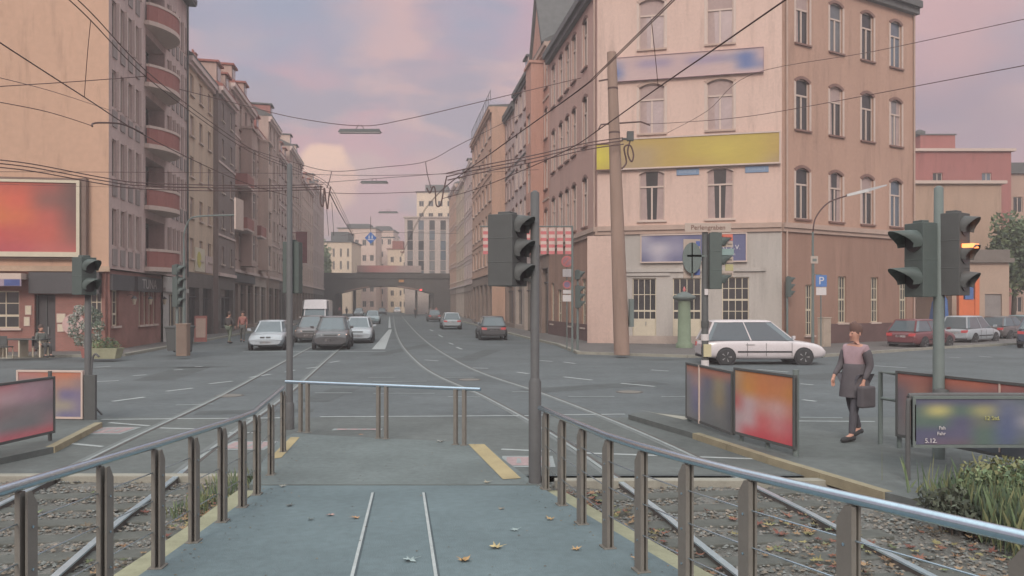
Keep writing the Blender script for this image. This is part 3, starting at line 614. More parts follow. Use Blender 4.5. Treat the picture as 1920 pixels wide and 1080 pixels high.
# street side
m = MB(); sx1 = [.75+1.15*k for k in range(4)]; sx2 = [10.0+.95*k for k in range(5)]
ops = wins([z+1.05 for z in rows], sx1, .62, 1.75)+wins([z+1.05 for z in rows], sx2, .5, 1.75)+[(7.4, z+.35, 3.6, 2.55) for z in rows]
wall(m, 0, 14.26, 3.95, EZ, ops, 0, .9)
m.quad((14.26, 0, 0), (14.26, 16, 0), (14.26, 16, EZ), (14.26, 0, EZ)); m.quad((0, 16, 0), (0, 16, EZ), (14.26, 16, EZ), (14.26, 16, 0)); fpart(B1, FL, 'wall', m, M_greyr)
for z in rows:
    for x in sx1: window(B1, FL, x, z+1.05, .62, 1.75, 'plain', 0, curt=0, sill=False, glass=M_glassd)
    for x in sx2: window(B1, FL, x, z+1.05, .5, 1.75, 'plain', 0, sill=False, glass=M_glassd)
    # pale reveals / fins and dark spandrels
    for x, hw in [(x, .31) for x in sx1]+[(x, .25) for x in sx2]:
        m = MB(); m.box(hw+.03, hw+.2 if hw > .3 else hw+.17, -.12, -.002, z+.98, z+2.85); fpart(B1, FL, 'fin', m, M_fin, x)
        m = MB(); m.box(-hw, hw, -.05, -.002, z+.12, z+.9); fpart(B1, FL, 'spandrel', m, M_spand, x)
    # loggia: back wall with glazed door, curved balcony slab and parapet
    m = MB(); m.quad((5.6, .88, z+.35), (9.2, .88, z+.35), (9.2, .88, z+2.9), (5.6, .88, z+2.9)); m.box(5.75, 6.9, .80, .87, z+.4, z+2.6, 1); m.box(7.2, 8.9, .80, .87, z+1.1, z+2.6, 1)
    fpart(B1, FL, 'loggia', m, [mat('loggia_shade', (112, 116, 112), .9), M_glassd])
    def arc(off, z_): 
        return [(5.35+4.2*t/12, -(.25+.95*math.sin(math.pi*t/12)**.7)-off, z_) for t in range(13)]
    b_ = thing('balcony', None, None); b_.parent = B1; b_.location = FL.at(0, 0, z)-B1.location; b_.rotation_euler.z = FL.a
    m = MB(); a_ = arc(0, 0); m.loft([[(p[0], -.002, .28) for p in a_][::-1]+[(p[0], p[1], .28) for p in a_], [(p[0], -.002, .05) for p in a_][::-1]+[(p[0], p[1], .05) for p in a_]], 0); m.build('slab', M_frame, b_)
    m = MB(); m.loft([[(p[0], p[1]+.02, .28), (p[0], p[1]+.02, 1.1), (p[0], p[1]+.12, 1.1), (p[0], p[1]+.12, .28)] for p in a_], 0); m.build('parapet', M_balc, b_)
    m = MB(); m.loft([[(p[0], p[1]-.02, 1.1), (p[0], p[1]-.02, 1.24), (p[0], p[1]+.16, 1.24), (p[0], p[1]+.16, 1.1)] for p in a_], 0); m.build('coping', M_frame, b_)
m = MB(); m.box(-.2, 14.4, -.55, 16, EZ-.02, EZ+.35); m.box(-.2, 14.45, -.6, -.55, EZ+.1, EZ+.4, 1); fpart(B1, FL, 'roof', m, [M_slate, M_fasc])
m = MB(); m.tube([(14.1, -.1, 4), (14.1, -.1, EZ)], .06, 8); fpart(B1, FL, 'downpipe', m, M_slate)
m = MB(); ops = [(1.25, 1.25, .9, 1.7)]+[(5.1+.85*k, 1.2, .5, 1.75) for k in range(4)]+[(10.9, 0, 1.6, 2.9), (13.0, 0, 1.4, 2.9)]
wall(m, -.1, 8.9, 0, 3.9, ops, .12, .3, 0); fpart(B1, FL, 'ground_floor_wall', m, M_redbrick_l)
m = MB(); wall(m, 8.9, 14.2, 0, 3.9, ops, .0, .3, 0); m.box(8.9, 14.2, -.14, -.002, 3.0, 3.25); fpart(B1, FL, 'shop_front_wall', m, mat('white_shop_front', (180, 176, 172), .7))
window(B1, FL, 1.25, 1.25, .9, 1.7, 'g23', .12, fm=M_framec, glass=M_glassd)
for k in range(4): window(B1, FL, 5.1+.85*k, 1.2, .5, 1.75, 'plain', .12, fm=M_framec, glass=M_glassd)
window(B1, FL, 10.9, 0, 1.6, 2.9, 'two', 0, fm=M_framec, glass=M_glassd, sill=False); window(B1, FL, 13.0, 0, 1.4, 2.9, 'two', 0, fm=M_framec, glass=M_glassd, sill=False)
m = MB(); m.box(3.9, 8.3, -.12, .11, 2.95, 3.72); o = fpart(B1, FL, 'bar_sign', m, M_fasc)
me = text_mesh('TUNA', .72); me.materials.append(mat('dull_letter', (172, 168, 164), .7)); q = link('lettering', me, o, (5.9, -.13, 3.33))
q.scale = (1.3, 1, 1)
m = MB(); m.box(0.2, 3.4, -.1, .11, 2.95, 3.7); fpart(B1, FL, 'dark_panel', m, M_fasc)
for x, lab in ((2.9, 'nearest'), (5.6, 'middle'), (8.3, 'farthest')):
    q = thing('wall_lantern', None, None); q.parent = B1; q.location = FL.at(x, .1, 2.45)-B1.location; q.rotation_euler.z = FL.a
    m = MB(); m.tube([(0, 0, .28), (0, -.2, .34), (0, -.34, .25)], .014, 6); m.build('bracket', M_pole, q)
    m = MB(); m.lathe([(.06, -.18), (.13, .12)], 0, -.34, 6); m.build('lamp_glass', M_framec, q); m = MB(); m.lathe([(.16, .12), (.03, .26)], 0, -.34, 6); m.build('lamp_cap', M_fasc, q)
# billboard on the side wall
def poster(name, w_, h_, grid, parent, loc, rz, depth=.0, seed=1, ds=.16):
    """flat printed panel; colours of the print bleed into each other as in the photograph"""
    rn = random.Random(seed); gy, gx = len(grid), len(grid[0]); nx, ny = 34, 22; m = MB(); cs = []; vs = []; fs = []
    for j in range(ny+1):
        for i in range(nx+1):
            u, v = i/nx, 1-j/ny; fx, fy = u*(gx-1), v*(gy-1); a, b = min(int(fx), gx-2), min(int(fy), gy-2); p, q = fx-a, fy-b
            p = p*p*(3-2*p); q = q*q*(3-2*q); k = 1+rn.uniform(-.015, .015)
            c_ = [((grid[b][a][t]*(1-p)+grid[b][a+1][t]*p)*(1-q)+(grid[b+1][a][t]*(1-p)+grid[b+1][a+1][t]*p)*q)*k for t in range(3)]
            g_ = sum(c_)/3; c_ = [(v*(1-ds)+g_*ds)*.97 for v in c_]; vs.append((u*w_, 0, j/ny*h_)); cs.append(lin(*c_))
    for j in range(ny):
        for i in range(nx): k = j*(nx+1)+i; fs.append((k, k+1, k+nx+2, k+nx+1))
    m.add(vs, fs); m.c = cs; return m.build(name, M_vc, parent, loc, rz)
t = thing('billboard', 'large framed billboard with a glowing orange and red picture on the cream side wall', 'billboard', FS.at(-7.6, -.35, 4.45), FS.a)
m = MB(); W_, H_ = 6.45, 3.5
m.box(-.0, W_, 0, .12, 0, .22); m.box(0, W_, 0, .12, H_-.12, H_); m.box(0, .14, 0, .12, .22, H_-.12); m.box(W_-.14, W_, 0, .12, .22, H_-.12); m.build('frame', M_framec, t)
m = MB(); m.box(.0, W_+.28, .12, .34, -.1, H_+.12); m.box(W_+.1, W_+.28, .0, .12, -.1, H_+.12); m.build('housing', mat('billboard_housing', (122, 104, 96), .8), t)
a, b, c_, d, e, g = (122, 88, 84), (204, 92, 80), (222, 112, 76), (196, 98, 92), (214, 140, 128), (150, 96, 88)
poster('poster', W_-.28, H_-.34, [[a, g, b, (200, 96, 78), (176, 92, 84), (120, 90, 84)], [(130, 88, 84), b, c_, (224, 100, 78), g, (118, 88, 84)], [(150, 96, 84), b, (222, 120, 70), c_, (200, 96, 84), (128, 88, 84)], [(140, 90, 86), (206, 84, 84), (210, 84, 82), (206, 92, 82), (208, 98, 84), g], [e, (196, 110, 108), (190, 84, 92), (196, 88, 94), (200, 104, 98), (190, 100, 94)]], t, (.14, .06, .22), 0)
# ------------------------------------------------------------------ terraced houses down both sides
def house(label, face, x0, x1, ez, zg, floors, bays, mw, mg, mroof, rh=3.2, dep=12, wh=.6, ww=1.05, style='T', trim=None, fm=None, dorm=0, dm=None, chim=1, oriel=None, dy=0, cornice=None, shop='glass', curt=2, name='terraced_house', band=True, mansard=False, balc=None):
    b = thing(name, label, 'building', face.at((x0+x1)/2, dy, 0)); W_ = x1-x0; pitch = (ez-zg-.5)/floors; hh = pitch*wh
    zs = [zg+.35+pitch*k+pitch*.2 for k in range(floors)]; xs = [x0+W_*(k+.5)/bays for k in range(bays)]
    ops = wins(zs, xs, ww, hh); m = MB(); wall(m, x0, x1, zg, ez, ops, 0, .2); back_box(m, x0, x1, dep, ez, 0, 0)
    fp = lambda n, mb, mt, x=0, y=0, z=0, bevel=0: fpart(b, face, n, mb, mt, x, y+dy, z, None, bevel)
    fp('wall', m, mw)
    cm = cornice or M_fin
    m = MB(); m.box(x0+.01, x1-.01, -.35, -.003, ez-.35, ez); m.box(x0+.01, x1-.01, -.2, -.003, ez-.6, ez-.35); fp('cornice', m, cm)
    if band:
        m = MB(); m.box(x0+.01, x1-.01, -.14, -.003, zg-.02, zg+.22)
        for k in range(1, floors, 2): m.box(x0+.01, x1-.01, -.07, -.003, zg+.35+pitch*k-.1, zg+.35+pitch*k+.06)
        fp('string_course', m, cm)
    for i, z in enumerate(zs):
        for j, x in enumerate(xs):
            if oriel and oriel[0] < x < oriel[1]: continue
            window(b, face, x, z, ww, hh, style, dy, fm=fm, trim=trim, curt=curt if (i+j) % 3 else 1)
    # ground floor
    sh = []; n = max(1, int(W_/3.4)); 
    for k in range(n): sh.append((x0+W_*(k+.5)/n, .0 if k % 2 else .45, W_/n*.72, zg-1.0-(.45 if k % 2 == 0 else 0)))
    m = MB(); wall(m, x0, x1, 0, zg-.02, sh, 0, .5); fp('shop_front', m, mg)
    for (x, z, w_, h_) in sh:
        m = MB(); m.quad((x-w_/2, .3, z), (x+w_/2, .3, z), (x+w_/2, .3, z+h_), (x-w_/2, .3, z+h_)); m.box(x-w_/2, x+w_/2, .2, .28, z+h_*.78, z+h_*.78+.08, 1)
        m.box(x-.04, x+.04, .2, .28, z, z+h_*.78, 1); fp('shop_window', m, [M_glassd, M_fasc])
    if shop == 'sign':
        m = MB(); m.box(x0+.4, x1-.4, -.2, -.003, zg-.85, zg-.15); fp('shop_sign', m, random.choice((M_framec, M_fasc, M_fin)))
    if mansard:
        m = MB(); m.loft([[(x, -.1, ez), (x, 1.2, ez+rh), (x, dep-1, ez+rh), (x, dep, ez)] for x in (x0, x1)], 0)
    else: m = gable_roof(x0, x1, dep, ez, rh)
    rf = fp('roof', m, mroof)
    for k in range(dorm):
        x = x0+W_*(k+.5)/dorm; m = MB(); m.box(x-.8, x+.8, .3, 3.2, ez+.2, ez+1.9, 0); m.loft([[(xx, .1, ez+1.9), (xx, .1, ez+2.05), (xx, 3.4, ez+2.15), (xx, 3.4, ez+2.0)] for xx in (x-.95, x+.95)], 1)
        m.box(x-.5, x+.5, .27, .295, ez+.7, ez+1.7, 2); dq = fp('dormer', m, [dm or mw, mroof, M_glass])
    for k in range(chim):
        x = x0+W_*(.2+.6*k/max(1, chim-1)) if chim > 1 else x0+W_*.15
        chimney(b, face, x, dep/2-1.0+dy, ez+rh*.6, b, h_=rh*.4+1.3)
    if oriel:
        a_, c2, z0, z1 = oriel; m = MB(); n2 = 3; zz = [z for z in zs if z > z0-.5 and z+hh < z1]
        wall(m, a_, c2, z0, z1, [((a_+c2)/2, z, (c2-a_)*.62, hh) for z in zz], -.95, .15, 0)
        m.quad((a_, -.95, z0), (a_, -.95, z1), (a_, 0, z1), (a_, 0, z0)); m.quad((c2, -.95, z0), (c2, 0, z0), (c2, 0, z1), (c2, -.95, z1)); m.quad((a_, -.95, z0), (a_, 0, z0), (c2, 0, z0), (c2, -.95, z0)); m.box(a_-.1, c2+.1, -1.1, -.003, z1, z1+.2)
        o = fp('oriel', m, mw)
        for z in zz: window(b, face, (a_+c2)/2, z, (c2-a_)*.62, hh, 'cross', dy-.95, fm=fm, sill=False)
    if balc:
        for (xa, xb, z) in balc:
            m = MB(); m.box(xa, xb, -1.2, -.003, z, z+.15); m.box(xa, xb, -1.2, -1.12, z+.15, z+1.05, 1); m.box(xa, xa+.06, -1.12, -.003, z+.15, z+1.05, 1); m.box(xb-.06, xb, -1.12, -.003, z+.15, z+1.05, 1); fp('balcony', m, [M_fin, M_balc])
    return b
W1 = mat('beige_render', (197, 175, 155), .9, .10, .6, streak=True); W2 = mat('dark_umber_render', (135, 121, 117), .9, .1, .6, streak=True)
W3 = mat('brown_grey_render', (173, 149, 140), .9, .12, .6, streak=True); W4 = mat('light_stone_render', (194, 171, 160), .9, .12, .6, streak=True)
W5 = mat('mauve_grey_render', (180, 161, 156), .9, .12, .6, streak=True); W6 = mat('old_stone_render', (178, 156, 147), .9, .14, .6, streak=True)
G1 = mat('shop_dark', (108, 100, 97), .8, .15, 1); G2 = mat('shop_brown', (137, 119, 110), .8, .15, 1); G3 = mat('shop_pale', (169, 155, 146), .8, .12, 1)
M_brt = mat('brown_trim', (128, 100, 93), .8, .1, 3)
b2 = house('beige four window wide house next to the tall left corner house', FL, 14.30, 21.9, 18.3, 4.4, 5, 3, W1, G1, M_slate, rh=3.6, trim=None, style='two', wh=.5, ww=.95, dorm=0, chim=1, band=False)
m = MB(); m.box(16.2, 19.0, -.06, -.003, 4.5, 6.1); o = fpart(b2, FL, 'shop_sign', m, [M_framec]); m = MB(); m.lathe([(.55, 0), (.55, .02)], 0, 0, 20); q = m.build('sign_disc', mat('sign_yellow', (190, 180, 104), .7), o, (17.3, -.062, 5.3)); q.rotation_euler.x = R(90)
m = MB(); m.box(19.2, 21.4, -.06, -.003, 4.5, 5.7); fpart(b2, FL, 'shop_sign', m, [M_greyr])
house('narrow dark umber house front between the beige house and the gabled brown one', FL, 21.92, 28.3, 18.4, 4.4, 5, 2, W2, G1, M_tile, rh=2.6, style='two', wh=.5, ww=.8, dorm=2, dm=W3, chim=2, dy=-.35)
house('brown grey house with red balconies and a stone bay on the left side', FL, 28.34, 39.3, 20.4, 5.0, 4, 4, W3, G2, M_tile, rh=3.4, trim=M_brt, dorm=2, dm=W3, chim=2, oriel=(32.5, 35.3, 5.6, 17.5), balc=[(29.0, 32.2, 8.4), (29.0, 32.2, 12.0), (36, 39, 8.4)], shop='sign')
house('pale stone house with strong string courses in the middle of the left row', FL, 39.34, 47.0, 19.0, 5.0, 4, 3, W4, G3, M_tile, rh=3.0, trim=M_brt, dorm=1, dm=M_balc, chim=2, oriel=(41.8, 44.4, 5.6, 18.2))
house('brown rendered house with tall gable dormer half way down the left row', FL, 47.04, 55.1, 22.0, 5.0, 5, 3, W6, G2, M_slate, rh=3.0, style='cross', dorm=1, dm=M_balc, chim=1, dy=-.2)
b5 = house('mauve grey house with a hanging red banner on the left side', FL, 55.14, 66, 19.8, 5.0, 5, 4, W5, G1, M_tile, rh=3.0, trim=M_brt, dorm=3, dm=W3, chim=2)
m = MB(); m.box(65.0, 65.06, -2.3, -.9, 7.5, 11.5); m.box(65.0, 65.06, -.9, -.003, 11.3, 11.4); fpart(b5, FL, 'banner', m, mat('faded_red_banner', (128, 78, 80), .8, .2, 2))
house('old stone coloured house beyond the red banner on the left', FL, 66.04, 80, 22.6, 5.0, 5, 5, W6, G2, M_slate, rh=3.0, style='cross', dorm=2, dm=W4, chim=1)
house('light grey house second before the railway bridge on the left', FL, 80.04, 97, 20.6, 5.0, 5, 6, W4, G2, M_tile, rh=2.5, style='cross', dorm=3, dm=W3, chim=2)
house('last mauve house before the railway bridge on the left', FL, 97.04, 118, 22.4, 5.0, 5, 7, W5, G1, M_slate, rh=2.5, style='cross', dorm=3, dm=W3, chim=2)
# ------------------------------------------------------------------ right corner house
WA = mat('pink_brown_render', (183, 151, 141), .9, .08, .5, streak=True); WB = mat('pale_pink_render', (206, 180, 168), .9, .06, .5, streak=True); WT = mat('tan_pink_render', (178, 146, 130), .9, .08, .4, streak=True)
WBg = mat('grey_beige_base', (180, 174, 168), .9, .1, .7, streak=True); WTg = mat('red_brown_base', (154, 124, 110), .9, .14, .7, .2, 12, streak=True); M_corn = mat('moulding', (178, 156, 144), .85, .08, 2)
M_plinth = mat('dark_red_plinth', (106, 84, 82), .85, .12, 1)
C = thing('corner_house', 'corner house with white front, yellow sign board and tan side wall on the right', 'building', (4.78, 44.8, 0))
CE = 20.3; rw = [6.9, 11.7, 16.35]; hw_ = 2.75
axs = [-2.9, -5.8, -7.8, -9.8, -12.3]; wxs = [3.01, 6.65]; txs = [1.65, 4.47, 7.28, 10.0]
mA = MB(); wall(mA, -13.9, 0, 6.5, CE, wins(rw, axs, 1.1, 2.95)); fpart(C, FR, 'wall', mA, WA)
for z in rw:
    for x in axs: window(C, FR, x, z, 1.1, 2.95, 'T', trim=M_brt, curt=0)
mB = MB(); wall(mB, 0, 9.82, 6.5, CE, wins(rw, wxs, 1.38, hw_)); fpart(C, FW, 'wall', mB, WB)
M_glp = mat('pale_window_glass', (176, 160, 160), .08, .15, .5, spec=.8)
for z in rw:
    for x in wxs: window(C, FW, x, z, 1.38, hw_, 'T', trim=None if z == 6.9 else M_corn, glass=M_glassd if z == 6.9 else M_glp, curt=1 if z == 6.9 else 2)
mC = MB(); wall(mC, 0, 11.95, 6.5, CE, wins(rw, txs, 1.1, hw_)); fpart(C, FT, 'wall', mC, WT)
for i, z in enumerate(rw):
    for j, x in enumerate(txs): window(C, FT, x, z, 1.1, hw_, 'T', trim=M_brt, curt=(i+j) % 3, fm=M_frame)
# mouldings
for f_, a_, b_ in ((FR, -13.9, -.02), (FW, .02, 9.80), (FT, .02, 11.93)):
    m = MB(); m.box(a_, b_, -.22, .05, 6.36, 6.62); m.box(a_, b_, -.12, .04, 6.15, 6.36); fpart(C, f_, 'string_course', m, M_corn)
    m = MB(); m.box(a_, b_, -.5, .05, CE-.15, CE+.25); m.box(a_, b_, -.3, .04, CE-.5, CE-.15); fpart(C, f_, 'cornice', m, M_slate)
# ground floors
m = MB(); og = [(-3.2, .9, 1.0, 2.9), (-6.6, .9, 1.0, 2.9), (-10.2, 0, 1.3, 3.3), (-12.6, .9, 1.0, 2.9)]; wall(m, -13.9, 0, 0, 6.15, og, 0, .25); fpart(C, FR, 'ground_floor_wall', m, WTg)
for x, z, w_, h_ in og: window(C, FR, x, z, w_, h_, 'g24', fm=M_framec, glass=M_glassd)
m = MB(); m.box(-13.9, -.9, -.08, -.003, 0, 1.1); fpart(C, FR, 'plinth', m, M_plinth)
og = [(2.6, 0.12, 1.3, 3.6), (4.9, .12, 1.5, 3.6), (7.45, 1.3, 1.4, 2.45)]
m = MB(); wall(m, 0, 9.82, 0, 6.15, og, 0, .3)
m.box(-.55, .95, -.12, -.003, 0, 6.1, 1); m.box(.95, 9.0, -.12, -.003, 4.05, 4.25); m.box(1.5, 4.0, -.1, -.003, 3.85, 4.0)
fpart(C, FW, 'ground_floor_wall', m, [WBg, WB])
for x, z, w_, h_ in og[:2]:
    o = window(C, FW, x, z, w_, h_, 'g44' if z < .5 else 'g44', fm=M_framec, glass=M_glassd, name='door', sill=False)
    m = MB(); m.box(-w_/2+.06, w_/2-.06, .08, .13, .05, h_*.38); m.build('door_panel', M_framec, o); m = MB(); m.box(.06, .1, .02, .08, 1.0, 1.2); m.build('handle', M_rim, o)
window(C, FW, 7.45, 1.3, 1.4, 2.45, 'g44', fm=M_framec, glass=M_glassd)
m = MB(); m.box(0, 9.82, -.05, -.003, 0, .55); fpart(C, FW, 'plinth', m, G3)
og = [(2.2, .6, .62, 2.75), (5.0, 1.25, .72, 2.6), (7.95, 1.25, .72, 2.6), (10.7, 1.25, .72, 2.6)]
m = MB(); wall(m, 0, 11.95, 0, 6.15, og, 0, .25); fpart(C, FT, 'ground_floor_wall', m, WTg)
for x, z, w_, h_ in og: window(C, FT, x, z, w_, h_, 'g34', fm=M_framec, glass=M_glassd)
m = MB(); m.box(3.3, 11.95, -.09, -.003, 0, 1.2); fpart(C, FT, 'plinth', m, M_plinth)
for f_, x_ in ((FR, -.35), (FT, .3), (FT, 11.7)): m = MB(); m.tube([(x_, -.09, .1), (x_, -.09, CE-.5)], .055, 8); fpart(C, f_, 'downpipe', m, M_corn)
# rear walls and mansard roof
poly = [(4.78, 44.8), (14.3, 42.4), (24.5, 48.6), (22, 57), (14, 60), (2.72, 58.55)]
m = MB()
for i in (2, 3, 4, 5)[:3]: a_, b_ = poly[i], poly[(i+1) % 6]; m.quad((a_[0], a_[1], 0), (b_[0], b_[1], 0), (b_[0], b_[1], CE), (a_[0], a_[1], CE))
o = m.build('rear_wall', WA, C, -Vector(C.location))
cx, cy = sum(p[0] for p in poly)/6, sum(p[1] for p in poly)/6
def inset(p, k): return (cx+(p[0]-cx)*k, cy+(p[1]-cy)*k)
m = MB(); m.loft([[(*inset(p, 1.01), CE+.1) for p in poly], [(*inset(p, .84), CE+3.6) for p in poly], [(*inset(p, .3), CE+4.6) for p in poly]], 0); m.build('roof', M_slate, C, -Vector(C.location))
for x in (-3.5, -8): chimney(C, FR, x, 3.5, CE+3.2, C, h_=2.2)
# signs on the corner house
def board(label, face, x0, x1, z0, z1, y, grid, fw=.08, fm=None, cat='sign', name='sign_board', seed=3):
    t = thing(name, label, cat, face.at(x0, y, z0), face.a); m = MB(); W_, H_ = x1-x0, z1-z0
    m.box(0, W_, .02, .14, 0, H_); 
    if fw: m.box(0, W_, -.03, .02, 0, fw); m.box(0, W_, -.03, .02, H_-fw, H_); m.box(0, fw, -.03, .02, fw, H_-fw); m.box(W_-fw, W_, -.03, .02, fw, H_-fw)
    m.build('frame', fm or M_frame, t); poster('poster', W_-2*fw, H_-2*fw, grid, t, (fw, .012, fw), 0, seed=seed); return t
y1, y2, y3 = (190, 160, 84), (196, 172, 78), (178, 152, 108)
board('long yellow sign board across the white corner front', FW, 1.15, 9.75, 9.72, 11.45, -.22, [[y3, y1, y1, y2, y2, y2, y1], [y3, y3, y1, y2, (204, 182, 80), y2, y1], [(170, 146, 116), y3, y1, y1, y2, y2, y3]], cat='sign')
t = board('small square bright yellow sign at the left end of the long yellow board', FW, -.05, 1.1, 9.72, 11.2, -.3, [[(206, 190, 70), (196, 178, 76)], [(214, 200, 66), (200, 180, 70)], [(200, 182, 70), (190, 170, 76)]], .05, M_brt)
l1, l2, bl = (190, 162, 164), (196, 168, 166), (98, 118, 172); tx = (158, 142, 166)
board('long lilac banner with faded blue writing high on the white corner front', FW, .95, 8.9, 14.62, 15.95, -.2, [[l2, l2, l2, l2, l2, l2, l2, l2, (170, 154, 166), l1], [(140, 140, 168), l1, tx, tx, l1, tx, tx, (156, 146, 166), bl, l1], [bl, l2, l1, l1, l1, l1, l2, l2, (104, 120, 170), (150, 142, 166)], [(150, 142, 160), l2, l2, l2, l2, l2, l2, l2, l2, l2]], .02, mat('lilac', (176, 150, 156), .8), 'banner', 'banner')
b0, b1 = (112, 112, 146), (104, 106, 144); wh = (186, 178, 188)
t = board('blue sign with white lettering above the ground floor windows of the white front', FW, 2.4, 8.05, 4.55, 6.12, -.18, [[(170, 164, 180), b0, (130, 128, 158), b1, b1, b1, b1], [(150, 148, 172), wh, (150, 146, 170), b0, b1, b1, b1], [b0, (160, 156, 176), b0, b1, b1, b1, b1]], .07)
WL = mat('white_letter', (206, 202, 204), .6)
add_text('KUNST E.V.', .34, WL, t, (4.45, 0, .78)); add_text('mülheim', .2, WL, t, (4.7, 0, .42))
M_enam = mat('blue_enamel', (122, 144, 172), .5, .06, 6)
for x, lab in ((4.95, 'small blue enamel street sign left of the right window on the white front'), (8.55, 'small blue enamel street sign near the right edge of the white front')):
    t = thing('street_sign', lab, 'sign', FW.at(x, -.05, 9.32), FW.a, 'blue street signs on the corner house'); m = MB(); m.box(-.6, .6, 0, .045, 0, .34); m.build('plate', M_enam, t, bevel=.01)
    m = MB(); [m.box(-.45+k*.09, -.45+k*.09+.06, -.004, -.001, .12, .2+.04*(k % 3 == 0)) for k in range(10)]; m.build('lettering', mat('pale_blue_letter', (150, 166, 184), .6), t)
# ------------------------------------------------------------------ right row
WO = mat('salmon_render', (184, 142, 128), .9, .1, .6, streak=True); WG = mat('grey_mauve_render', (187, 167, 163), .9, .1, .6, streak=True); WN = mat('tan_render', (186, 152, 134), .9, .08, .5, streak=True); WCc = mat('cream_far_render', (186, 168, 150), .9, .1, .5, streak=True)
b = house('narrow salmon house with pointed street gable right of centre', FR, -20.8, -13.95, 21.6, 6.0, 4, 3, WO, G2, M_slate, rh=3.2, trim=M_brt, style='T', oriel=(-18.6, -16.2, 6.8, 20.6), chim=1, cornice=M_corn)
m = MB(); m.loft([[(-20.0, y, 21.6), (-14.8, y, 21.6), (-16.6, y, 24.3), (-17.4, y, 26.2), (-18.2, y, 24.3)] for y in (-.25, .6)], 0); fpart(b, FR, 'gable', m, WO)
m = MB(); m.loft([[(-20.3, y, 21.7), (-17.4, y, 26.7), (-14.5, y, 21.7), (-14.8, y, 21.55), (-17.4, y, 26.2), (-20.0, y, 21.55)] for y in (-.45, 5)], 0); fpart(b, FR, 'gable_roof', m, M_slate)
house('grey mauve terraced house with slate roof and chimneys on the right', FR, -30.5, -20.84, 21.9, 5.4, 5, 4, WG, G3, M_slate, rh=2.6, trim=M_brt, dorm=1, chim=3, cornice=M_slate, mansard=True)
house('pale narrow terraced house with overhanging eaves on the right', FR, -37.0, -30.54, 21.2, 5.4, 5, 3, WG, G2, M_slate, rh=2.4, style='cross', trim=M_brt, chim=2, cornice=M_slate)
b = house('tan house standing forward of the right row with a flat railed roof', FR, -57.3, -37.04, 22.4, 5.4, 5, 6, WN, G2, M_slate, rh=.5, style='two', chim=1, dy=-1.35, ww=1.7, cornice=WN)
m = MB()
for k in range(14): x = -57+k*1.5; m.tube([(x, -.1, 23.0), (x, -.1, 24.1)], .03, 6)
m.tube([(-57, -.1, 24.1), (-37.4, -.1, 24.1)], .03, 6); fpart(b, FR, 'roof_railing', m, M_pole, 0, -1.35)
house('pale house with chimneys beyond the tan one on the right', FR, -70, -57.34, 22.0, 5.2, 5, 4, WCc, G3, M_slate, rh=2.6, style='cross', chim=3, dorm=2, dm=WCc)
house('grey house with slate roof fourth before the bridge on the right', FR, -84, -70.04, 22.8, 5.2, 5, 5, WG, G2, M_slate, rh=2.4, style='cross', chim=2, dorm=2)
house('cream house second before the railway bridge on the right', FR, -100, -84.04, 22.4, 5.2, 5, 5, WCc, G3, M_slate, rh=2.4, style='cross', chim=2, dorm=2)
house('last tan house before the railway bridge on the right', FR, -118, -100.04, 24.0, 5.2, 5, 6, WN, G2, M_slate, rh=2.2, style='cross', chim=2)
# ------------------------------------------------------------------ railway bridge
M_iron = mat('bridge_iron', (94, 88, 84), .8, .15, .5, streak=True); M_abut = mat('bridge_masonry', (92, 86, 84), .9, .15, .4)
t = thing('railway_bridge', 'low dark railway bridge with a shallow arch across the street', 'bridge', (-25, 158, 0), R(8.5)); xw = 15.5
m = MB(); n = 24; ar = [(-9.5+19*k/n, 4.3+1.6*math.sin(math.pi*k/n)) for k in range(n+1)]
for yy in (0, 9): m.loft([[(x, yy, z), (x, yy+.5, z), (x, yy+.5, 7.4), (x, yy, 7.4)] for x, z in ar], 0)
m.build('arch_girder', M_iron, t)
m = MB(); m.box(-xw, xw, -.3, 10, 7.4, 7.8); m.box(-xw, xw, -.35, -.15, 7.8, 8.4, 0)
for k in range(31): m.box(-xw+k*1.0, -xw+k*1.0+.12, -.42, -.35, 7.45, 8.4)
m.build('deck', M_iron, t)
for sg in (-1, 1): m = MB(); m.box(min(sg*xw, sg*9.5), max(sg*xw, sg*9.5), 0, 10, 0, 7.4); m.box(min(sg*9.5, sg*8.9), max(sg*9.5, sg*8.9), 1, 9, 0, 4.3); m.build('abutment', M_abut, t)
for x in (-6.2, 6.2):
    m = MB()
    for y in (1.5, 4.5, 7.5): m.lathe([(.16, 0), (.14, 5.2)], x, y, 10)
    m.build('column', M_iron, t)
m = MB(); m.loft([[(x, -.55, z-.12), (x, -.5, z+.1), (x, -.2, z+.1), (x, -.2, z-.12)] for x, z in ar[2:9]], 0); m.build('light_strip', mat('light_strip', (150, 120, 110), .7), t)
m = MB(); m.loft([[(x, -.55, z-.12), (x, -.5, z+.1), (x, -.2, z+.1), (x, -.2, z-.12)] for x, z in ar[15:22]], 0); m.build('light_strip', mat('light_strip', (150, 120, 110), .7), t)
m = MB(); m.box(6.7, 7.2, -.6, -.5, 4.95, 5.25); m.build('signal_lamp', M_redlit, t)
m = MB(); m.box(2.6, 3.6, -.55, -.43, 6.6, 7.1); m.build('height_sign', mat('orange_sign', (196, 136, 84), .6), t)
t2 = thing('banner', 'long faded red and white banner on top of the railway bridge', 'banner', (-25, 157.4, 8.4), R(8.5)); m = MB(); m.box(-5.5, 7.2, 0, .15, 0, .12); m.build('frame', M_iron, t2)
poster('cloth', 12.5, 1.35, [[(158, 120, 116), (186, 116, 112), (190, 128, 122), (178, 150, 146), (186, 164, 156)], [(150, 120, 114), (182, 112, 110), (184, 132, 128), (176, 152, 148), (178, 158, 152)]], t2, (-5.4, -.02, .12), 0)
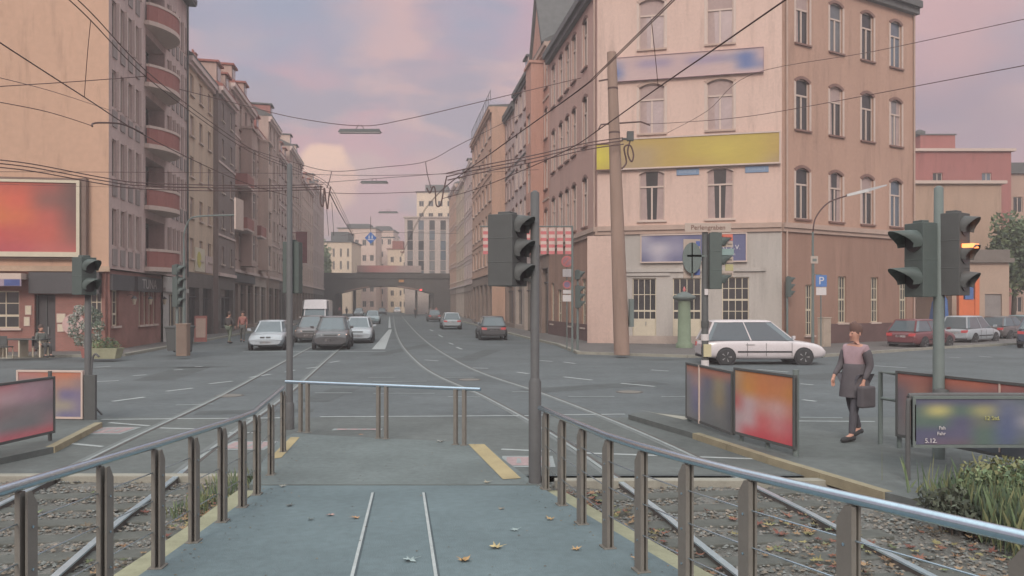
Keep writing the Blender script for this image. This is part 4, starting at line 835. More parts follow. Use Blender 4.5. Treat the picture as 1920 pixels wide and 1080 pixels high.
# ------------------------------------------------------------------ houses beyond the bridge
def block(label, x, y, w_, d_, h_, mt, nx, nz, z0=0, ww=1.0, wh=1.4, rot=0, roof=None, gl=None, name='distant_house', rh=1.2, strip=False):
    t = thing(name, label, 'building', (x, y, 0), rot); f = Face((x-w_/2*math.cos(rot), y-w_/2*math.sin(rot)), (math.cos(rot), math.sin(rot)))
    p = (h_-z0-2)/nz; xs = [w_*(k+.5)/nx for k in range(nx)]; zs = [z0+1.5+p*k for k in range(nz)]; m = MB()
    wall(m, 0, w_, 0, h_, wins(zs, xs, ww, wh)); back_box(m, 0, w_, d_, h_); fpart(t, f, 'wall', m, mt)
    for z in zs:
        for xx in xs: window(t, f, xx, z, ww, wh, 'two' if not strip else 'plain', glass=gl or M_glassd, sill=False)
    m = MB(); m.box(-.3, w_+.3, -.3, d_+.3, h_, h_+.25); m.box(w_*.2, w_*.8, d_*.2, d_*.8, h_+.25, h_+.25+rh); fpart(t, f, 'roof', m, roof or M_slate); return t
M_far1 = mat('far_cream', (222, 202, 180), .9, .06, .3); M_far2 = mat('far_pink', (212, 188, 176), .9, .08, .3); M_far3 = mat('far_grey', (192, 176, 168), .9, .1, .3)
block('cream house with four dark upright windows above the left end of the railway bridge', -41.5, 190, 6.8, 12, 17.0, M_far1, 4, 2, 9, .5, 2.0, rh=2.4)
block('grey pink house peeping over the roof of the cream one above the bridge', -41.5, 214, 10, 10, 22.5, M_far2, 5, 5, 0, 1.0, 1.6)
block('tall narrow pink house stepped up behind the cream house above the bridge', -38.5, 236, 7, 10, 24, M_far2, 3, 6, 0, 1.0, 1.6)
block('pale grey house with five windows a row far up the street', -35, 290, 16, 12, 23, M_far3, 7, 6, 0, 1.2, 1.8)
block('small cream house far up the street left of the grey one', -44.5, 276, 8, 12, 26, M_far1, 3, 7, 0, 1.2, 1.8)
block('grey office block with dark vertical window strips above the right end of the bridge', -19.0, 178, 9.8, 14, 21.5, M_far3, 4, 6, 6, 1.3, 2.2, roof=M_frame, strip=True, rh=.1, gl=M_glass)
block('cream stepped tower block rising behind the grey office block', -19.3, 202, 9.5, 12, 30.5, M_far1, 4, 8, 4, 1.2, 1.4, rh=2.0)
block('tall pale block at the far end of the street on the right', -31, 300, 16, 14, 34, M_far2, 6, 10, 0, 1.3, 1.6)
shrub('green tree by the left end of the railway bridge', -39.6, 170, 0, 1.9, 2.4, 17, 1800, .4, ((136, 150, 118), (146, 158, 126), (124, 138, 110)), 12, name='tree', cat='tree')
block('slim cream house with a red roof among the far houses above the bridge', -32.0, 222, 5.0, 9, 17.5, M_far1, 2, 5, 0, .9, 1.5, roof=M_tile, rh=2.2)
block('low pale house with a dark roof in the middle above the bridge', -27.5, 246, 7.0, 9, 16.5, M_far2, 4, 4, 0, 1.0, 1.6, rh=2.6)
block('narrow white house just left of the grey office block above the bridge', -26.5, 205, 3.6, 9, 15.5, M_far1, 2, 4, 0, .8, 1.4, roof=M_tile, rh=1.6)
# ------------------------------------------------------------------ right background
WR = mat('red_pink_render', (162, 108, 104), .9, .08, .4, streak=True)
block('red pink apartment house behind the corner house on the right', 42.2, 75, 9.2, 12, 16.6, WR, 2, 4, 3, .9, 1.4, roof=M_frame, gl=M_glass, name='apartment_house', rh=.1)
t = thing('roof_house', 'small red penthouse with a round vent on the red pink apartment house', 'building', (40.4, 76, 16.85)); m = MB(); m.box(-1.6, 1.7, 0, 4, 0, 1.5); m.build('wall', WR, t); m = MB(); m.lathe([(.5, 0), (.55, .3), (.2, .5)], -1.2, 1, 12); m.tube([(-1.2, 1, 0), (-1.2, 1, -.2)], .2, 8); m.build('vent', M_slate, t, (0, 0, 1.7))
m = MB(); m.box(-1.7, 1.8, -.1, 4.1, 1.5, 1.6); m.build('roof', M_slate, t)
block('tan blank walled house in front of the red pink one', 35.4, 64, 7.5, 8, 11.9, mat('tan_blank', (176, 150, 132), .9, .08, .5, streak=True), 1, 1, 2, .1, .1, roof=M_frame, rh=.05, name='annexe')
block('tan house cut by the right edge of the picture', 52.0, 78, 8, 10, 15.0, mat('tan_pale', (176, 150, 136), .9, .08, .5), 3, 4, 0, .9, 1.5, roof=M_slate, name='apartment_house')
t = thing('garage_shed', 'low tan shed with grey slab roof and a grey door behind the parked cars', 'shed', (33.0, 56.5, 0)); m = MB(); fS = Face((30.8, 56), (1, 0)); wall(m, 0, 4.0, 0, 5.2, [(2.9, 0, 1.2, 3.0)], 0, .2); back_box(m, 0, 4.0, 5, 5.2); fpart(t, fS, 'wall', m, mat('shed_tan', (178, 156, 140), .9, .08, .5))
m = MB(); m.box(-2.0, 4.2, -.3, 5.2, 5.2, 5.5); m.box(-2.0, 4.0, -.1, 5, 5.5, 6.1); fpart(t, fS, 'roof', m, mat('shed_roof', (120, 112, 106), .8)); m = MB(); m.box(2.3, 3.5, .1, .15, 0, 3.0); fpart(t, fS, 'door', m, mat('grey_door', (140, 134, 132), .7))
t = thing('site_fence', 'pale site fence at the right edge behind the cars', 'fence', (38.5, 56, 0)); m = MB(); m.box(-2.6, 4, 0, .08, .3, 3.3); m.build('panel', mat('pale_panel', (180, 172, 162), .8), t)
for k in range(4): m = MB(); m.box(-.05, .05, -.1, 0, 0, 3.4); m.build('post', M_pgreen, t, (-2.5+2.1*k, 0, 0))
t = thing('play_tower', 'orange frame structure with blue panels behind the parked cars', 'play tower', (28.9, 52, 0)); M_or = mat('orange_paint', (214, 118, 78), .6); M_bl = mat('blue_paint', (82, 110, 160), .6)
for x, rz_ in ((-.9, 0), (.3, 0), (1.35, 0)): m = MB(); m.box(-.14, .14, 0, .3, 0, 4.3 if x > -1 else 3.6); m.build('post', M_or, t, (x, 0, 0))
m = MB(); m.box(.45, 1.2, .05, .12, .2, 2.6); m.box(.45, 1.2, .05, .12, 3.6, 4.3); m.build('panel', M_or, t); m = MB(); m.box(.55, 1.1, .0, .2, 2.6, 3.6); m.build('blue_panel', M_bl, t); m = MB(); m.loft([[(-1.5, 0, 1.2), (-.5, 0, 1.2), (-.6, 0, 2.6), (-.9, 0, 3.0), (-1.3, 0, 2.4)], [(-1.5, .6, 1.2), (-.5, .6, 1.2), (-.6, .6, 2.6), (-.9, .6, 3.0), (-1.3, .6, 2.4)]]); m.build('slide', M_bl, t)
TG = ((96, 110, 86), (84, 98, 80), (110, 122, 92))
def tree(label, x, y, h, r, n, ls):
    t = thing('tree', label, 'tree', (x, y, 0), 0, 'trees at the right edge'); m = MB(); m.tube([(0, 0, -.1), (.05, 0, h*.3), (.1, .05, h*.6)], [.2, .15, .08], 8)
    for k in range(5): a = k*1.3; m.tube([(.05, 0, h*(.3+.06*k)), (math.cos(a)*r*.6, math.sin(a)*r*.6, h*(.55+.06*k))], [.08, .03], 6)
    m.build('trunk', M_bark, t); bl = [(random.uniform(-.6, .6)*r, random.uniform(-.6, .6)*r, h*random.uniform(.4, .85), r*.5, r*.5, h*.17) for _ in range(12)]; foliage('crown', bl, n, ls, TG, t)
tree('rounded green tree beside the tan house at the right edge', 37.6, 60, 9.6, 2.6, 5000, .22)
tree('green tree partly hidden by the shed at the right edge', 41.5, 62, 8.6, 3.0, 4500, .22)
#PART3
# ================================================================== CARS
def paint(name, col, rough=.28): 
    m = mat(name, col, rough, .04, 3, spec=.6, fine=.01); m.node_tree.nodes['Principled BSDF'].inputs['Coat Weight'].default_value = .5; m.node_tree.nodes['Principled BSDF'].inputs['Coat Roughness'].default_value = .1; return m
M_cglass = mat('car_glass', (92, 104, 110), .06, .05, 1, spec=1.0)
def car(label, cat, pm, x, y, head, L_=4.4, W_=1.76, Ht=1.42, kind='sedan', lit=False, group='cars on the street', name='car', z=0, kidney=False):
    t = thing(name, label, cat, (x, y, z), head, group); w = W_/2; q = L_/2
    bel = {'sedan': .92, 'wagon': .95, 'hatch': .95, 'suv': 1.02, 'van': 1.25}[kind]; hood = {'van': 1.15}.get(kind, bel-.04)
    if kind == 'van': st = [(-q, 1.2, .93, .35), (-q+.08, 1.25, .98, .3), (-q+.8, 1.25, 1, .28), (0, 1.25, 1, .26), (q-1.2, 1.25, 1, .26), (q-.8, 1.18, 1, .26), (q-.2, .95, .96, .28), (q, .7, .88, .35)]
    else: st = [(-q, bel-.22, .84, .38), (-q+.06, bel-.06, .92, .28), (-q+.35, bel, .98, .22), (-q*.4, bel, 1, .19), (.2, bel, 1, .19), (q*.38, bel-.01, 1, .19), (q*.48, hood, .995, .19), (q*.78, hood-.08, .975, .2), (q-.12, hood-.17, .93, .24), (q, hood-.34, .86, .30)]
    m = MB(); rings = []
    for (sx_, zt, f, zb) in st:
        hp = [(0, zb), (.78*w*f, zb), (.95*w*f, zb+.06), (w*f, zb+.22), (w*f, (zb+zt)/2+.1), (.975*w*f, zt-.09), (.90*w*f, zt-.01), (.6*w*f, zt+.02)]
        rings.append([(sx_, a, b) for a, b in hp]+[(sx_, 0, zt+.03)]+[(sx_, -a, b) for a, b in hp[:0:-1]])
    m.loft(rings, 0, True, True); b = m.build('body', pm, t); s_ = b.modifiers.new('subsurf', 'SUBSURF'); s_.levels = 1; s_.render_levels = 1
    # cabin
    g = {'sedan': (-q+.55, -q+1.15, .35, q*.5), 'wagon': (-q+.08, -q+.42, .30, q*.5), 'hatch': (-q+.1, -q+.55, .25, q*.5), 'suv': (-q+.1, -q+.4, .35, q*.48), 'van': (-q+.03, -q+.08, q-1.55, q-.62)}[kind]
    def ringat(f): 
        xr = g[0]+(g[1]-g[0])*f; xf = g[3]+(g[2]-g[3])*f; hw = w*(.93-.21*f if kind != 'van' else .96-.08*f); zz = bel-.03+(Ht-.03-bel+.03)*f
        return [(xr, hw*.9, zz), (xr, -hw*.9, zz), (xr+.15, -hw, zz), ((xr+xf)/2, -hw, zz), (xf-.3, -hw, zz), (xf, -hw*.82, zz), (xf+.04, 0, zz), (xf, hw*.82, zz), (xf-.3, hw, zz), ((xr+xf)/2, hw, zz), (xr+.15, hw, zz)]
    m = MB(); m.loft([ringat(0), ringat(.5), ringat(1)], 0, True, False); m.build('windows', M_cglass if kind != 'van' else [M_cglass], t)
    m = MB(); r1 = ringat(1.0); r0 = [(a*1.0+(.02 if a > 0 else -.02), c_*1.04, z_-.02) for a, c_, z_ in r1]; cxm = sum(p[0] for p in r1)/len(r1)
    m.loft([r0, [(a, c_*1.03, z_+.02) for a, c_, z_ in r1], [(cxm+(a-cxm)*.85, c_*.8, z_+.055) for a, c_, z_ in r1], [(cxm+(a-cxm)*.4, c_*.3, z_+.07) for a, c_, z_ in r1]], 0, True, True); m.build('roof', pm, t)
    ra, rb = ringat(0), ringat(1); M_ = len(ra)
    for idx, wd in ((0, .1), (1, .1), (3, .05), (9, .05), (5, .06), (7, .06)):
        a = Vector(ra[idx]); c2 = Vector(rb[idx]); sgn = 1 if a.y > 0 else -1; m = MB(); o_ = Vector((0, sgn*.012, 0)); dx = Vector((wd/2, 0, 0)); iy = Vector((0, -sgn*.05, 0))
        m.loft([[a+o_-dx, a+o_+dx, a+iy+dx, a+iy-dx], [c2+o_-dx*.7, c2+o_+dx*.7, c2+iy+dx*.7, c2+iy-dx*.7]]); m.build('pillar', pm, t)
    if kind == 'van':
        m = MB()
        for sg in (1, -1): m.box(g[0]+.1, q-1.8, sg*w*.955-.015, sg*w*.955+.015, bel-.02, Ht-.08)
        m.box(-q-.0, -q+.04, -w*.9, w*.9, bel-.1, Ht-.06); m.loft([[(q-1.02, -w*.84, 1.95), (q-1.02, w*.84, 1.95), (q-1.5, w*.80, Ht), (q-1.5, -w*.80, Ht)], [(q-2.2, -w*.96, 1.95), (q-2.2, w*.96, 1.95), (q-2.2, w*.88, Ht), (q-2.2, -w*.88, Ht)]]); m.build('cargo_side', pm, t)
    wr = .31 if kind != 'suv' else .35
    for sx_ in (-q+.82, q-.86):
        for sg in (1, -1):
            m = MB(); n = 20; yo = sg*(w*.985)
            m.loft([[(sx_+(wr+.055)*math.cos(2*math.pi*k/n), yo+sg*dy_, wr+(wr+.055)*math.sin(2*math.pi*k/n)) for k in range(n)] for dy_ in (-.12, .022)]); m.build('wheel_arch', M_black, t)
            wq = MB(); wq.loft([[(r_*math.cos(2*math.pi*k/n), sg*dy_, r_*math.sin(2*math.pi*k/n)) for k in range(n)] for r_, dy_ in ((wr-.03, -.1), (wr, -.08), (wr, .035), (wr-.03, .05), (wr-.09, .05))], 0, True, True); wo = wq.build('wheel', M_black, t, (sx_, yo, wr))
            r2 = MB(); r2.loft([[(r_*math.cos(2*math.pi*k/n), sg*dy_, r_*math.sin(2*math.pi*k/n)) for k in range(n)] for r_, dy_ in ((wr*.66, .045), (wr*.62, .056), (wr*.2, .052))], 0); 
            for k in range(5): a = k*1.2566; r2.add([(.05*math.cos(a), sg*.062, .05*math.sin(a)), (wr*.62*math.cos(a+.14), sg*.062, wr*.62*math.sin(a+.14)), (wr*.62*math.cos(a-.14), sg*.062, wr*.62*math.sin(a-.14))], [(0, 1, 2)], 1)
            r2.build('rim', [M_black, M_rim], wo)
    hz = hood-.27 if kind != 'van' else .82
    for sg in (1, -1):
        m = MB(); m.loft([[(q-.02+.015*k_, sg*(w*.42), hz-.06), (q-.20+.015*k_, sg*(w*.86), hz-.04), (q-.24+.015*k_, sg*(w*.88), hz+.08), (q-.10+.015*k_, sg*(w*.45), hz+.06)] for k_ in (-3, 1)]); m.build('headlight', M_lit if (lit and sg == lit) or lit == 2 else M_lamp, t)
        m = MB(); zz = bel-.22 if kind != 'van' else 1.0; m.loft([[(-q-.012+k_, sg*w*.5, zz-.06), (-q+.02+k_, sg*w*.86, zz-.05), (-q+.05+k_, sg*w*.885, zz+.10), (-q+.005+k_, sg*w*.5, zz+.08)] for k_ in (.06, -.015)]); m.build('tail_light', M_tail, t)
        m = MB(); m.loft([[(q*.42+a, sg*(w-.02), bel+.02), (q*.42+a, sg*(w+.17), bel+.04), (q*.42+a, sg*(w+.17), bel+.16), (q*.42+a, sg*(w-.0), bel+.14)] for a in (0, .09)]); m.build('mirror', pm, t, bevel=.01)
        m = MB(); m.box(q*-.32, q*-.18, sg*w*.992-.01, sg*w*.992+.012, bel-.2, bel-.17); m.build('door_handle', M_rim, t)
    for sg in (1, -1):
        m = MB(); yo = sg*(w*1.0-.004)
        for xx in ((-q*.30, .02, q*.43) if kind != 'van' else (q-1.9, q-.9)): m.box(xx-.007, xx+.007, min(yo, yo+sg*.006), max(yo, yo+sg*.006), .34, bel-.12)
        m.box(-q+1.25, q-1.3, min(yo, yo+sg*.012), max(yo, yo+sg*.012), .47, .53); m.build('side_trim', M_black, t)
    m = MB(); m.box(q-.06, q+.0, -.26, .26, hz-.26, hz-.15); m.build('licence_plate', M_plate, t); m = MB(); m.box(-q-.0, -q+.06, -.26, .26, bel-.34, bel-.23); m.build('licence_plate', M_plate, t)
    m = MB(); gy = w*.36
    if kidney:
        for sg in (1, -1): m.box(q-.10, q-.035, sg*.14-.11, sg*.14+.11, hz-.05, hz+.08)
    else: m.box(q-.1, q-.03, -gy, gy, hz-.05, hz+.07)
    m.build('grille', M_dark, t, bevel=.02)
    m = MB(); m.box(q-.12, q-.01, -w*.6, w*.6, .26, .36); m.build('air_intake', M_black, t); m = MB(); m.box(-q+.01, -q+.1, -w*.8, w*.8, .26, .34); m.build('bumper_strip', M_black, t)
    return t
TO = math.atan2(-DY, -DX); AW = math.atan2(DY, DX)
p_sil = paint('silver_paint', (168, 176, 182)); p_blk = paint('black_paint', (80, 80, 82)); p_red = paint('dark_red_paint', (116, 68, 72)); p_gry = paint('graphite_paint', (96, 92, 92)); p_wht = paint('white_paint', (206, 200, 202)); p_blu = paint('pale_blue_paint', (150, 170, 176)); p_navy = paint('navy_paint', (74, 80, 94))
def carf(label, cat, pm, px, Y, head, fr=1, **k):
    """put the bumper nearest to the camera at photo column px, depth Y"""
    L_ = k.get('L_', 4.4); c0 = Vector(((px-960)/F*Y, Y)); d = Vector((math.cos(head), math.sin(head))); c1 = c0-d*fr*L_/2; return car(label, cat, pm, c1.x, c1.y, head, **k)
q_ = 'cars queueing and driving in the street'; pk = 'cars parked along the right side street'
carf('silver saloon facing the junction at the left kerb, first in its lane', 'car', p_sil, 497, 39.3, TO, L_=4.45, W_=1.76, Ht=1.44, group=q_, kidney=True)
carf('black car facing the stop line beside the tram median', 'car', p_blk, 619, 39.8, TO, L_=4.5, W_=1.82, Ht=1.62, kind='suv', lit=1, group=q_)
carf('grey car with a lit headlamp waiting between the silver saloon and the black car', 'car', p_gry, 578, 47.5, TO, kind='hatch', lit=-1, group=q_, Ht=1.55)
carf('silver estate car half hidden behind the black car', 'car', p_sil, 670, 46.5, TO, kind='wagon', group=q_, Ht=1.5)
carf('white van standing at the back of the left queue', 'van', p_wht, 588, 57, TO, kind='van', L_=5.2, W_=1.95, Ht=2.6, group=q_)
carf('pale blue car coming out from under the railway bridge', 'car', p_blu, 698, 92, TO, kind='hatch', group=q_, Ht=1.5)
carf('dark estate car seen from behind by the right kerb', 'car', p_blk, 926, 50.5, AW-.04, fr=-1, kind='wagon', L_=4.6, Ht=1.5, group=q_)
carf('silver car seen from behind farther up the right lane', 'car', p_sil, 848, 72, AW, fr=-1, kind='hatch', Ht=1.5, group=q_)
carf('small grey car far up the right lane before the bridge', 'car', p_gry, 815, 104, AW, fr=-1, kind='hatch', Ht=1.5, group=q_)
carf('silver car under the bridge arch on the left', 'car', p_sil, 672, 150, TO, kind='hatch', Ht=1.5, group=q_)
carf('dark car under the bridge arch near its middle', 'car', p_navy, 716, 165, TO, kind='sedan', group=q_)
for px, Y, pp_, lab in ((668, 205, p_red, 'red car beyond the bridge on the left'), (700, 215, p_blu, 'pale blue car beyond the bridge'), (745, 200, p_wht, 'white car beyond the bridge near the middle'), (775, 210, p_gry, 'grey car beyond the bridge on the right')):
    carf(lab, 'car', pp_, px, Y, TO, kind='hatch', Ht=1.5, group=q_)
ST = math.atan2(6.2, 10.2)
carf('dark red hatchback parked nearest in the side street row', 'car', p_red, 1688, 40.6, ST+.08, fr=-1, kind='hatch', L_=4.2, W_=1.72, Ht=1.5, group=pk)
carf('silver estate car parked behind the right traffic light pole', 'car', p_sil, 1787, 45.5, ST+.10, fr=-1, kind='wagon', L_=4.3, Ht=1.6, group=pk)
carf('dark grey hatchback parked third in the side street row', 'car', p_gry, 1856, 50.5, ST+.05, fr=-1, kind='hatch', L_=4.0, Ht=1.5, group=pk)
carf('pale blue car at the far end of the side street row', 'car', p_blu, 1898, 56, ST+.05, fr=-1, kind='hatch', L_=4.0, Ht=1.5, group=pk)
carf('dark navy car cut off by the right edge of the picture', 'car', p_navy, 1940, 41, ST+.25, fr=-1, kind='suv', L_=4.5, Ht=1.62, group=pk)
car('white people carrier crossing the junction in front of the corner house', 'car', p_wht, 9.55, 31.0, 0, L_=4.6, W_=1.8, Ht=1.66, kind='wagon', group=q_)
# ================================================================== TRAFFIC LIGHTS
def lens_head(parent, n, w_, h_, d_, loc, rz, mt, visor=.2, on=None, board=None, vr=None, vmat=None):
    """signal housing facing local -y with n lamps, each with a visor"""
    hd = MB(); hd.box(-w_/2, w_/2, -d_/2, d_/2, 0, h_); 
    for k in range(1, n): hd.box(-w_/2-.004, w_/2+.004, -d_/2-.004, d_/2+.004, h_*k/n-.008, h_*k/n+.008)
    hd.box(-w_/4, w_/4, -d_/4, d_/4, h_, h_+.04)
    if board: hd.box(-board/2, board/2, -d_/2+.02, -d_/2+.035, -.06, h_+.06)
    h = hd.build('signal_head', mt, parent, loc, rz, bevel=.012); r_ = vr or min(w_*.42, h_/n*.42)
    for k in range(n):
        zc = h_*(k+.5)/n; m = MB(); m.loft([[(r_*math.cos(2*math.pi*i/16), y_, zc+r_*math.sin(2*math.pi*i/16)) for i in range(16)] for y_ in (-d_/2-.012, -d_/2+.01)]); m.build('lens', on.get(k, M_lens) if on else M_lens, h)
        m = MB(); A = [math.pi*(-.15+1.3*i/12) for i in range(13)]
        out_ = [(r_*1.12*math.cos(a), -d_/2, zc+r_*1.12*math.sin(a)) for a in A]; tip = [(r_*1.05*math.cos(a), -d_/2-visor*(.35+.65*max(0, math.sin(a))), zc+r_*1.05*math.sin(a)-.02) for a in A]
        oi = [(p[0]*.93, p[1], zc+(p[2]-zc)*.93) for p in out_]; ti = [(p[0]*.93, p[1], zc+(p[2]-zc)*.93) for p in tip]
        m.loft([out_, tip, ti, oi], 0, False, True, False); m.build('visor', vmat or mt, h)
    return h
def tlight(label, x, y, z, hp, rp, group='traffic lights'):
    t = thing('traffic_light', label, 'traffic light', (x, y, z), 0, group); return t
def pole(t, h_, r0, r1=None, mt=None, base=None, name='pole'):
    m = MB(); m.lathe([(r0, 0), (r1 or r0, h_), ((r1 or r0)*.4, h_+.03)], 0, 0, 16); m.build(name, mt or M_pole, t)
    if base: m = MB(); m.lathe([(base[0], 0), (base[0], base[1]), (r0*1.02, base[1]+.05)], 0, 0, 18); m.build('pole_sleeve', mt or M_pole, t)
# big dark mast by the platform
p = G(1003, 905, .08); t = tlight('tall dark traffic light mast with a big black signal box beside the right handrail', p.x, p.y, .08, 0, 0)
pole(t, 3.6, .055, .055, M_pole, (.078, 1.25)); h = lens_head(t, 3, .40, .88, .34, (-.34, .0, 2.44), R(62), M_dark, .20, vr=.13)
m = MB(); m.box(-.36, .0, -.02, .02, 2.50, 2.54); m.box(-.36, .0, -.02, .02, 3.2, 3.24); m.build('bracket', M_dark, t)
# left of centre mast
p = G(543, 805); t = tlight('grey traffic light mast standing behind the far left corner of the platform', p.x, p.y, 0, 0, 0)
pole(t, 4.85, .062, .05, M_pole, (.085, .45)); lens_head(t, 3, .3, .95, .26, (-.0, .2, 2.5), R(180), M_dark2, .2)
m = MB(); m.box(-.03, .03, 0, .1, 2.7, 2.74); m.build('bracket', M_dark, t)
# left foreground
p = G(165, 787); t = tlight('dark traffic light at the left island seen from the side', p.x, p.y, .1, 0, 0)
pole(t, 3.1, .07, .055, M_pole); lens_head(t, 2, .32, .74, .30, (-.02, -.1, 2.38), R(62), M_dark2, .30)
m = MB(); m.tube(smooth([(.22, 0, 1.15), (.14, 0, 1.2), (.08, 0, 1.05), (.06, 0, .5), (.12, 0, .2), (.28, 0, 0)]), .022, 8); m.build('cable_conduit', M_pole, t)
# right foreground
p = G(1760, 860, .1); t = tlight('green grey traffic light pole in the right foreground with one amber bar lit', p.x, p.y, .0, 0, 0)
pole(t, 3.95, .085, .062, M_pgreen); lens_head(t, 2, .34, 1.05, .26, (-.24, .03, 2.40), R(-72), M_dark2, .42, vr=.15)
h = lens_head(t, 3, .34, 1.16, .3, (.19, -.04, 2.42), R(38), M_dark, .2, vr=.135)
lens = [c_ for c_ in h.children if c_.name.startswith('lens')]
m = MB(); m.box(-.12, .09, -.30, -.16, .66, .72); m.build('amber_bar', M_amber, h)
m = MB(); m.box(-.3, .3, .0, .06, 2.5, 2.55); m.box(-.3, .3, .0, .06, 3.3, 3.35); m.build('bracket', M_dark, t); m = MB(); m.lathe([(.1, 0), (.1, .14), (.03, .16)], -.12, 0, 12); m.build('push_button_box', M_dark, t, (.1, -.1, .95))
# slim mast of the right island with street names
t = tlight('black traffic light on the right island below the street name plates', 3.86, 16.0, .1, 0, 0)
pole(t, 3.7, .075, .06, M_dark); lens_head(t, 3, .28, 1.12, .24, (.20, 0, 2.5), R(82), M_dark2, .22)
m = MB()
for k in range(4): m.lathe([(.078, .95+.26*k), (.078, 1.08+.26*k)], 0, 0, 16, k % 2)
m.build('warning_band', [M_plate, M_dark], t); m = MB(); m.box(-.05, .10, -.11, -.07, 1.15, 1.4); m.build('push_button_box', mat('dull_yellow', (190, 182, 150), .6), t); m = MB(); m.box(-.03, .04, -.095, -.085, 2.38, 2.5); m.build('sticker', M_plate, t)
def sgn(t, name, x0, x1, z0, z1, y, mt, txt=None, sz=.1, tm=None, parts=None):
    m = MB(); m.box(x0, x1, y, y+.02, z0, z1); o = m.build(name, mt, t, bevel=.004)
    if txt: q = add_text(txt, sz, tm or M_dark, o, ((x0+x1)/2, y-.003, (z0+z1)/2))
    return o
M_sg = mat('sign_pale', (178, 164, 154), .6, .04, 4); M_sr = mat('sign_salmon', (200, 116, 100), .6, .04, 4); M_st = mat('sign_teal', (136, 158, 156), .6); M_sy = mat('sign_olive', (170, 166, 126), .6)
sgn(t, 'street_name_plate', -.42, .50, 3.63, 3.81, -.09, M_sg, 'Perlengraben', .13, M_brt)
sgn(t, 'route_plate', .08, .53, 3.46, 3.585, -.10, M_sr, 'Ost/Messe', .085, mat('sign_dark_red', (150, 60, 56), .7)); sgn(t, 'route_plate', .29, .53, 3.33, 3.45, -.10, M_sg, 'Uni Mitte', .05)
sgn(t, 'route_plate', .29, .55, 3.17, 3.30, -.10, M_st); sgn(t, 'route_plate', .29, .54, 3.02, 3.14, -.10, M_sg, 'Uni-Mitte', .05); sgn(t, 'route_plate', .38, .54, 2.86, 2.99, -.10, M_sy); sgn(t, 'route_plate', .29, .54, 2.74, 2.86, -.10, M_sg, 'Uni-Klinik', .05)
m = MB(); m.loft([[(.19*math.cos(2*math.pi*k/24), y_, .31*math.sin(2*math.pi*k/24)) for k in range(24)] for y_ in (0, .03)]); m.box(-.012, .012, .0, .05, -.4, .3); m.box(-.1, .3, .0, .045, .02, .06)
m.build('sign_back', M_pgreen, t, (-.27, -.06, 3.12)); sgn(t, 'info_board', -.42, -.08, 2.72, 3.5, .05, M_sg)
m = MB(); m.box(-.17, -.09, .04, .048, 3.36, 3.46); m.box(-.2, -.09, .04, .048, 2.78, 2.9); m.build('blue_symbol', mat('sign_blue', (92, 110, 168), .6), t)
def farlight(label, px, py, X0, zz, heads, ph, rz):
    p = G(px, py, .12); t = tlight(label, p.x, p.y, .12, 0, 0); pole(t, ph, .06, .05, M_pgreen)
    for (dx, z_, n, w_, h_, vis) in heads: lens_head(t, n, w_, h_, .24, (dx, 0, z_), rz, M_dark2, vis)
    return t
farlight('small traffic light on the right pavement next to the round sign', 1083, 656, 0, 0, [(.0, 3.35, 1, .4, .42, .25), (.02, 2.0, 3, .36, 1.05, .25)], 3.5, R(80))
farlight('small dark traffic light near the corner of the corner house', 1476, 648, 0, 0, [(.06, 2.55, 3, .36, 1.05, .25)], 3.5, R(80))
farlight('dark traffic light on the left pavement under the curved lamp arm', 332, 664, 0, 0, [(.0, 3.45, 1, .42, .42, .3), (.02, 2.05, 3, .42, 1.3, .25)], 3.8, R(80))
# ================================================================== MASTS, LAMPS, SIGNS
p = G(1166, 665, .12); t = thing('tram_mast', 'thick concrete tram mast on the corner carrying wires and cable coils', 'mast', (p.x, p.y, .12), 0); MX = p.x; MY = p.y
m = MB(); m.loft([[((r_)*math.cos(2*math.pi*k/12)-z_*.034, r_*math.sin(2*math.pi*k/12), z_) for k in range(12)] for z_, r_ in ((0, .34), (3, .32), (13.0, .2))], 0, True, True); m.build('mast', M_conc, t)
for z_ in (2.4, 9.5, 11.4): m = MB(); m.lathe([(.34-.01*z_, z_), (.34-.01*z_, z_+.08)], -z_*.034, 0, 12); m.build('mast_band', M_wire, t)
for pts in ([(-.3, 0, 11.9), (-1.0, -.1, 11.75)], [(-.38, 0, 10.9), (-.5, -.1, 11.2), (-1.05, -.1, 11.0), (-1.1, -.1, 10.8)][:0] or [(-.3, 0, 9.95), (-.9, 0, 9.9), (-1.0, 0, 9.7)], [(-.3, 0, 9.95), (.8, -.1, 10.0), (1.2, -.1, 9.85)]):
    m = MB(); m.tube(pts, .035, 8); m.build('bracket_arm', M_wire, t)
m = MB(); m.box(.22, .5, -.1, .1, 9.2, 9.6); m.box(.0, .3, -.05, .05, 9.25, 9.32); m.build('junction_box', M_dark, t)
m = MB(); m.tube(smooth([(.35, 0, 9.2), (.25, 0, 8.7), (.4, -.05, 8.3), (.5, 0, 8.6), (.36, 0, 9.0), (.1, 0, 8.9), (.2, .05, 8.3), (.0, -.05, 8.0)]), .035, 8); m.build('cable_coil', M_wire, t)
m = MB(); m.box(.3, .5, -.15, .15, 1.2, 2.4); m.box(.31, .34, -.17, -.15, 1.3, 2.3); m.build('switch_cabinet', M_pgreen, t, bevel=.02)
def streetlamp(label, px, py, hh, arm, head, grp='curved street lamps'):
    p = G(px, py, .12); t = thing('street_lamp', label, 'street lamp', (p.x, p.y, .12), 0, grp); m = MB(); m.lathe([(.075, 0), (.05, hh)], 0, 0, 12); m.build('pole', M_pgreen, t)
    m = MB(); m.tube(smooth([(0, 0, hh-.02)]+arm), .035, 8); m.build('arm', M_wire if head else M_pgreen, t); return t
t = streetlamp('curved street lamp with slim head in front of the tan side wall', 1524, 656, 5.6, [(.15, 0, 6.3), (.75, 0, 7.0), (1.7, 0, 7.35)], 1)
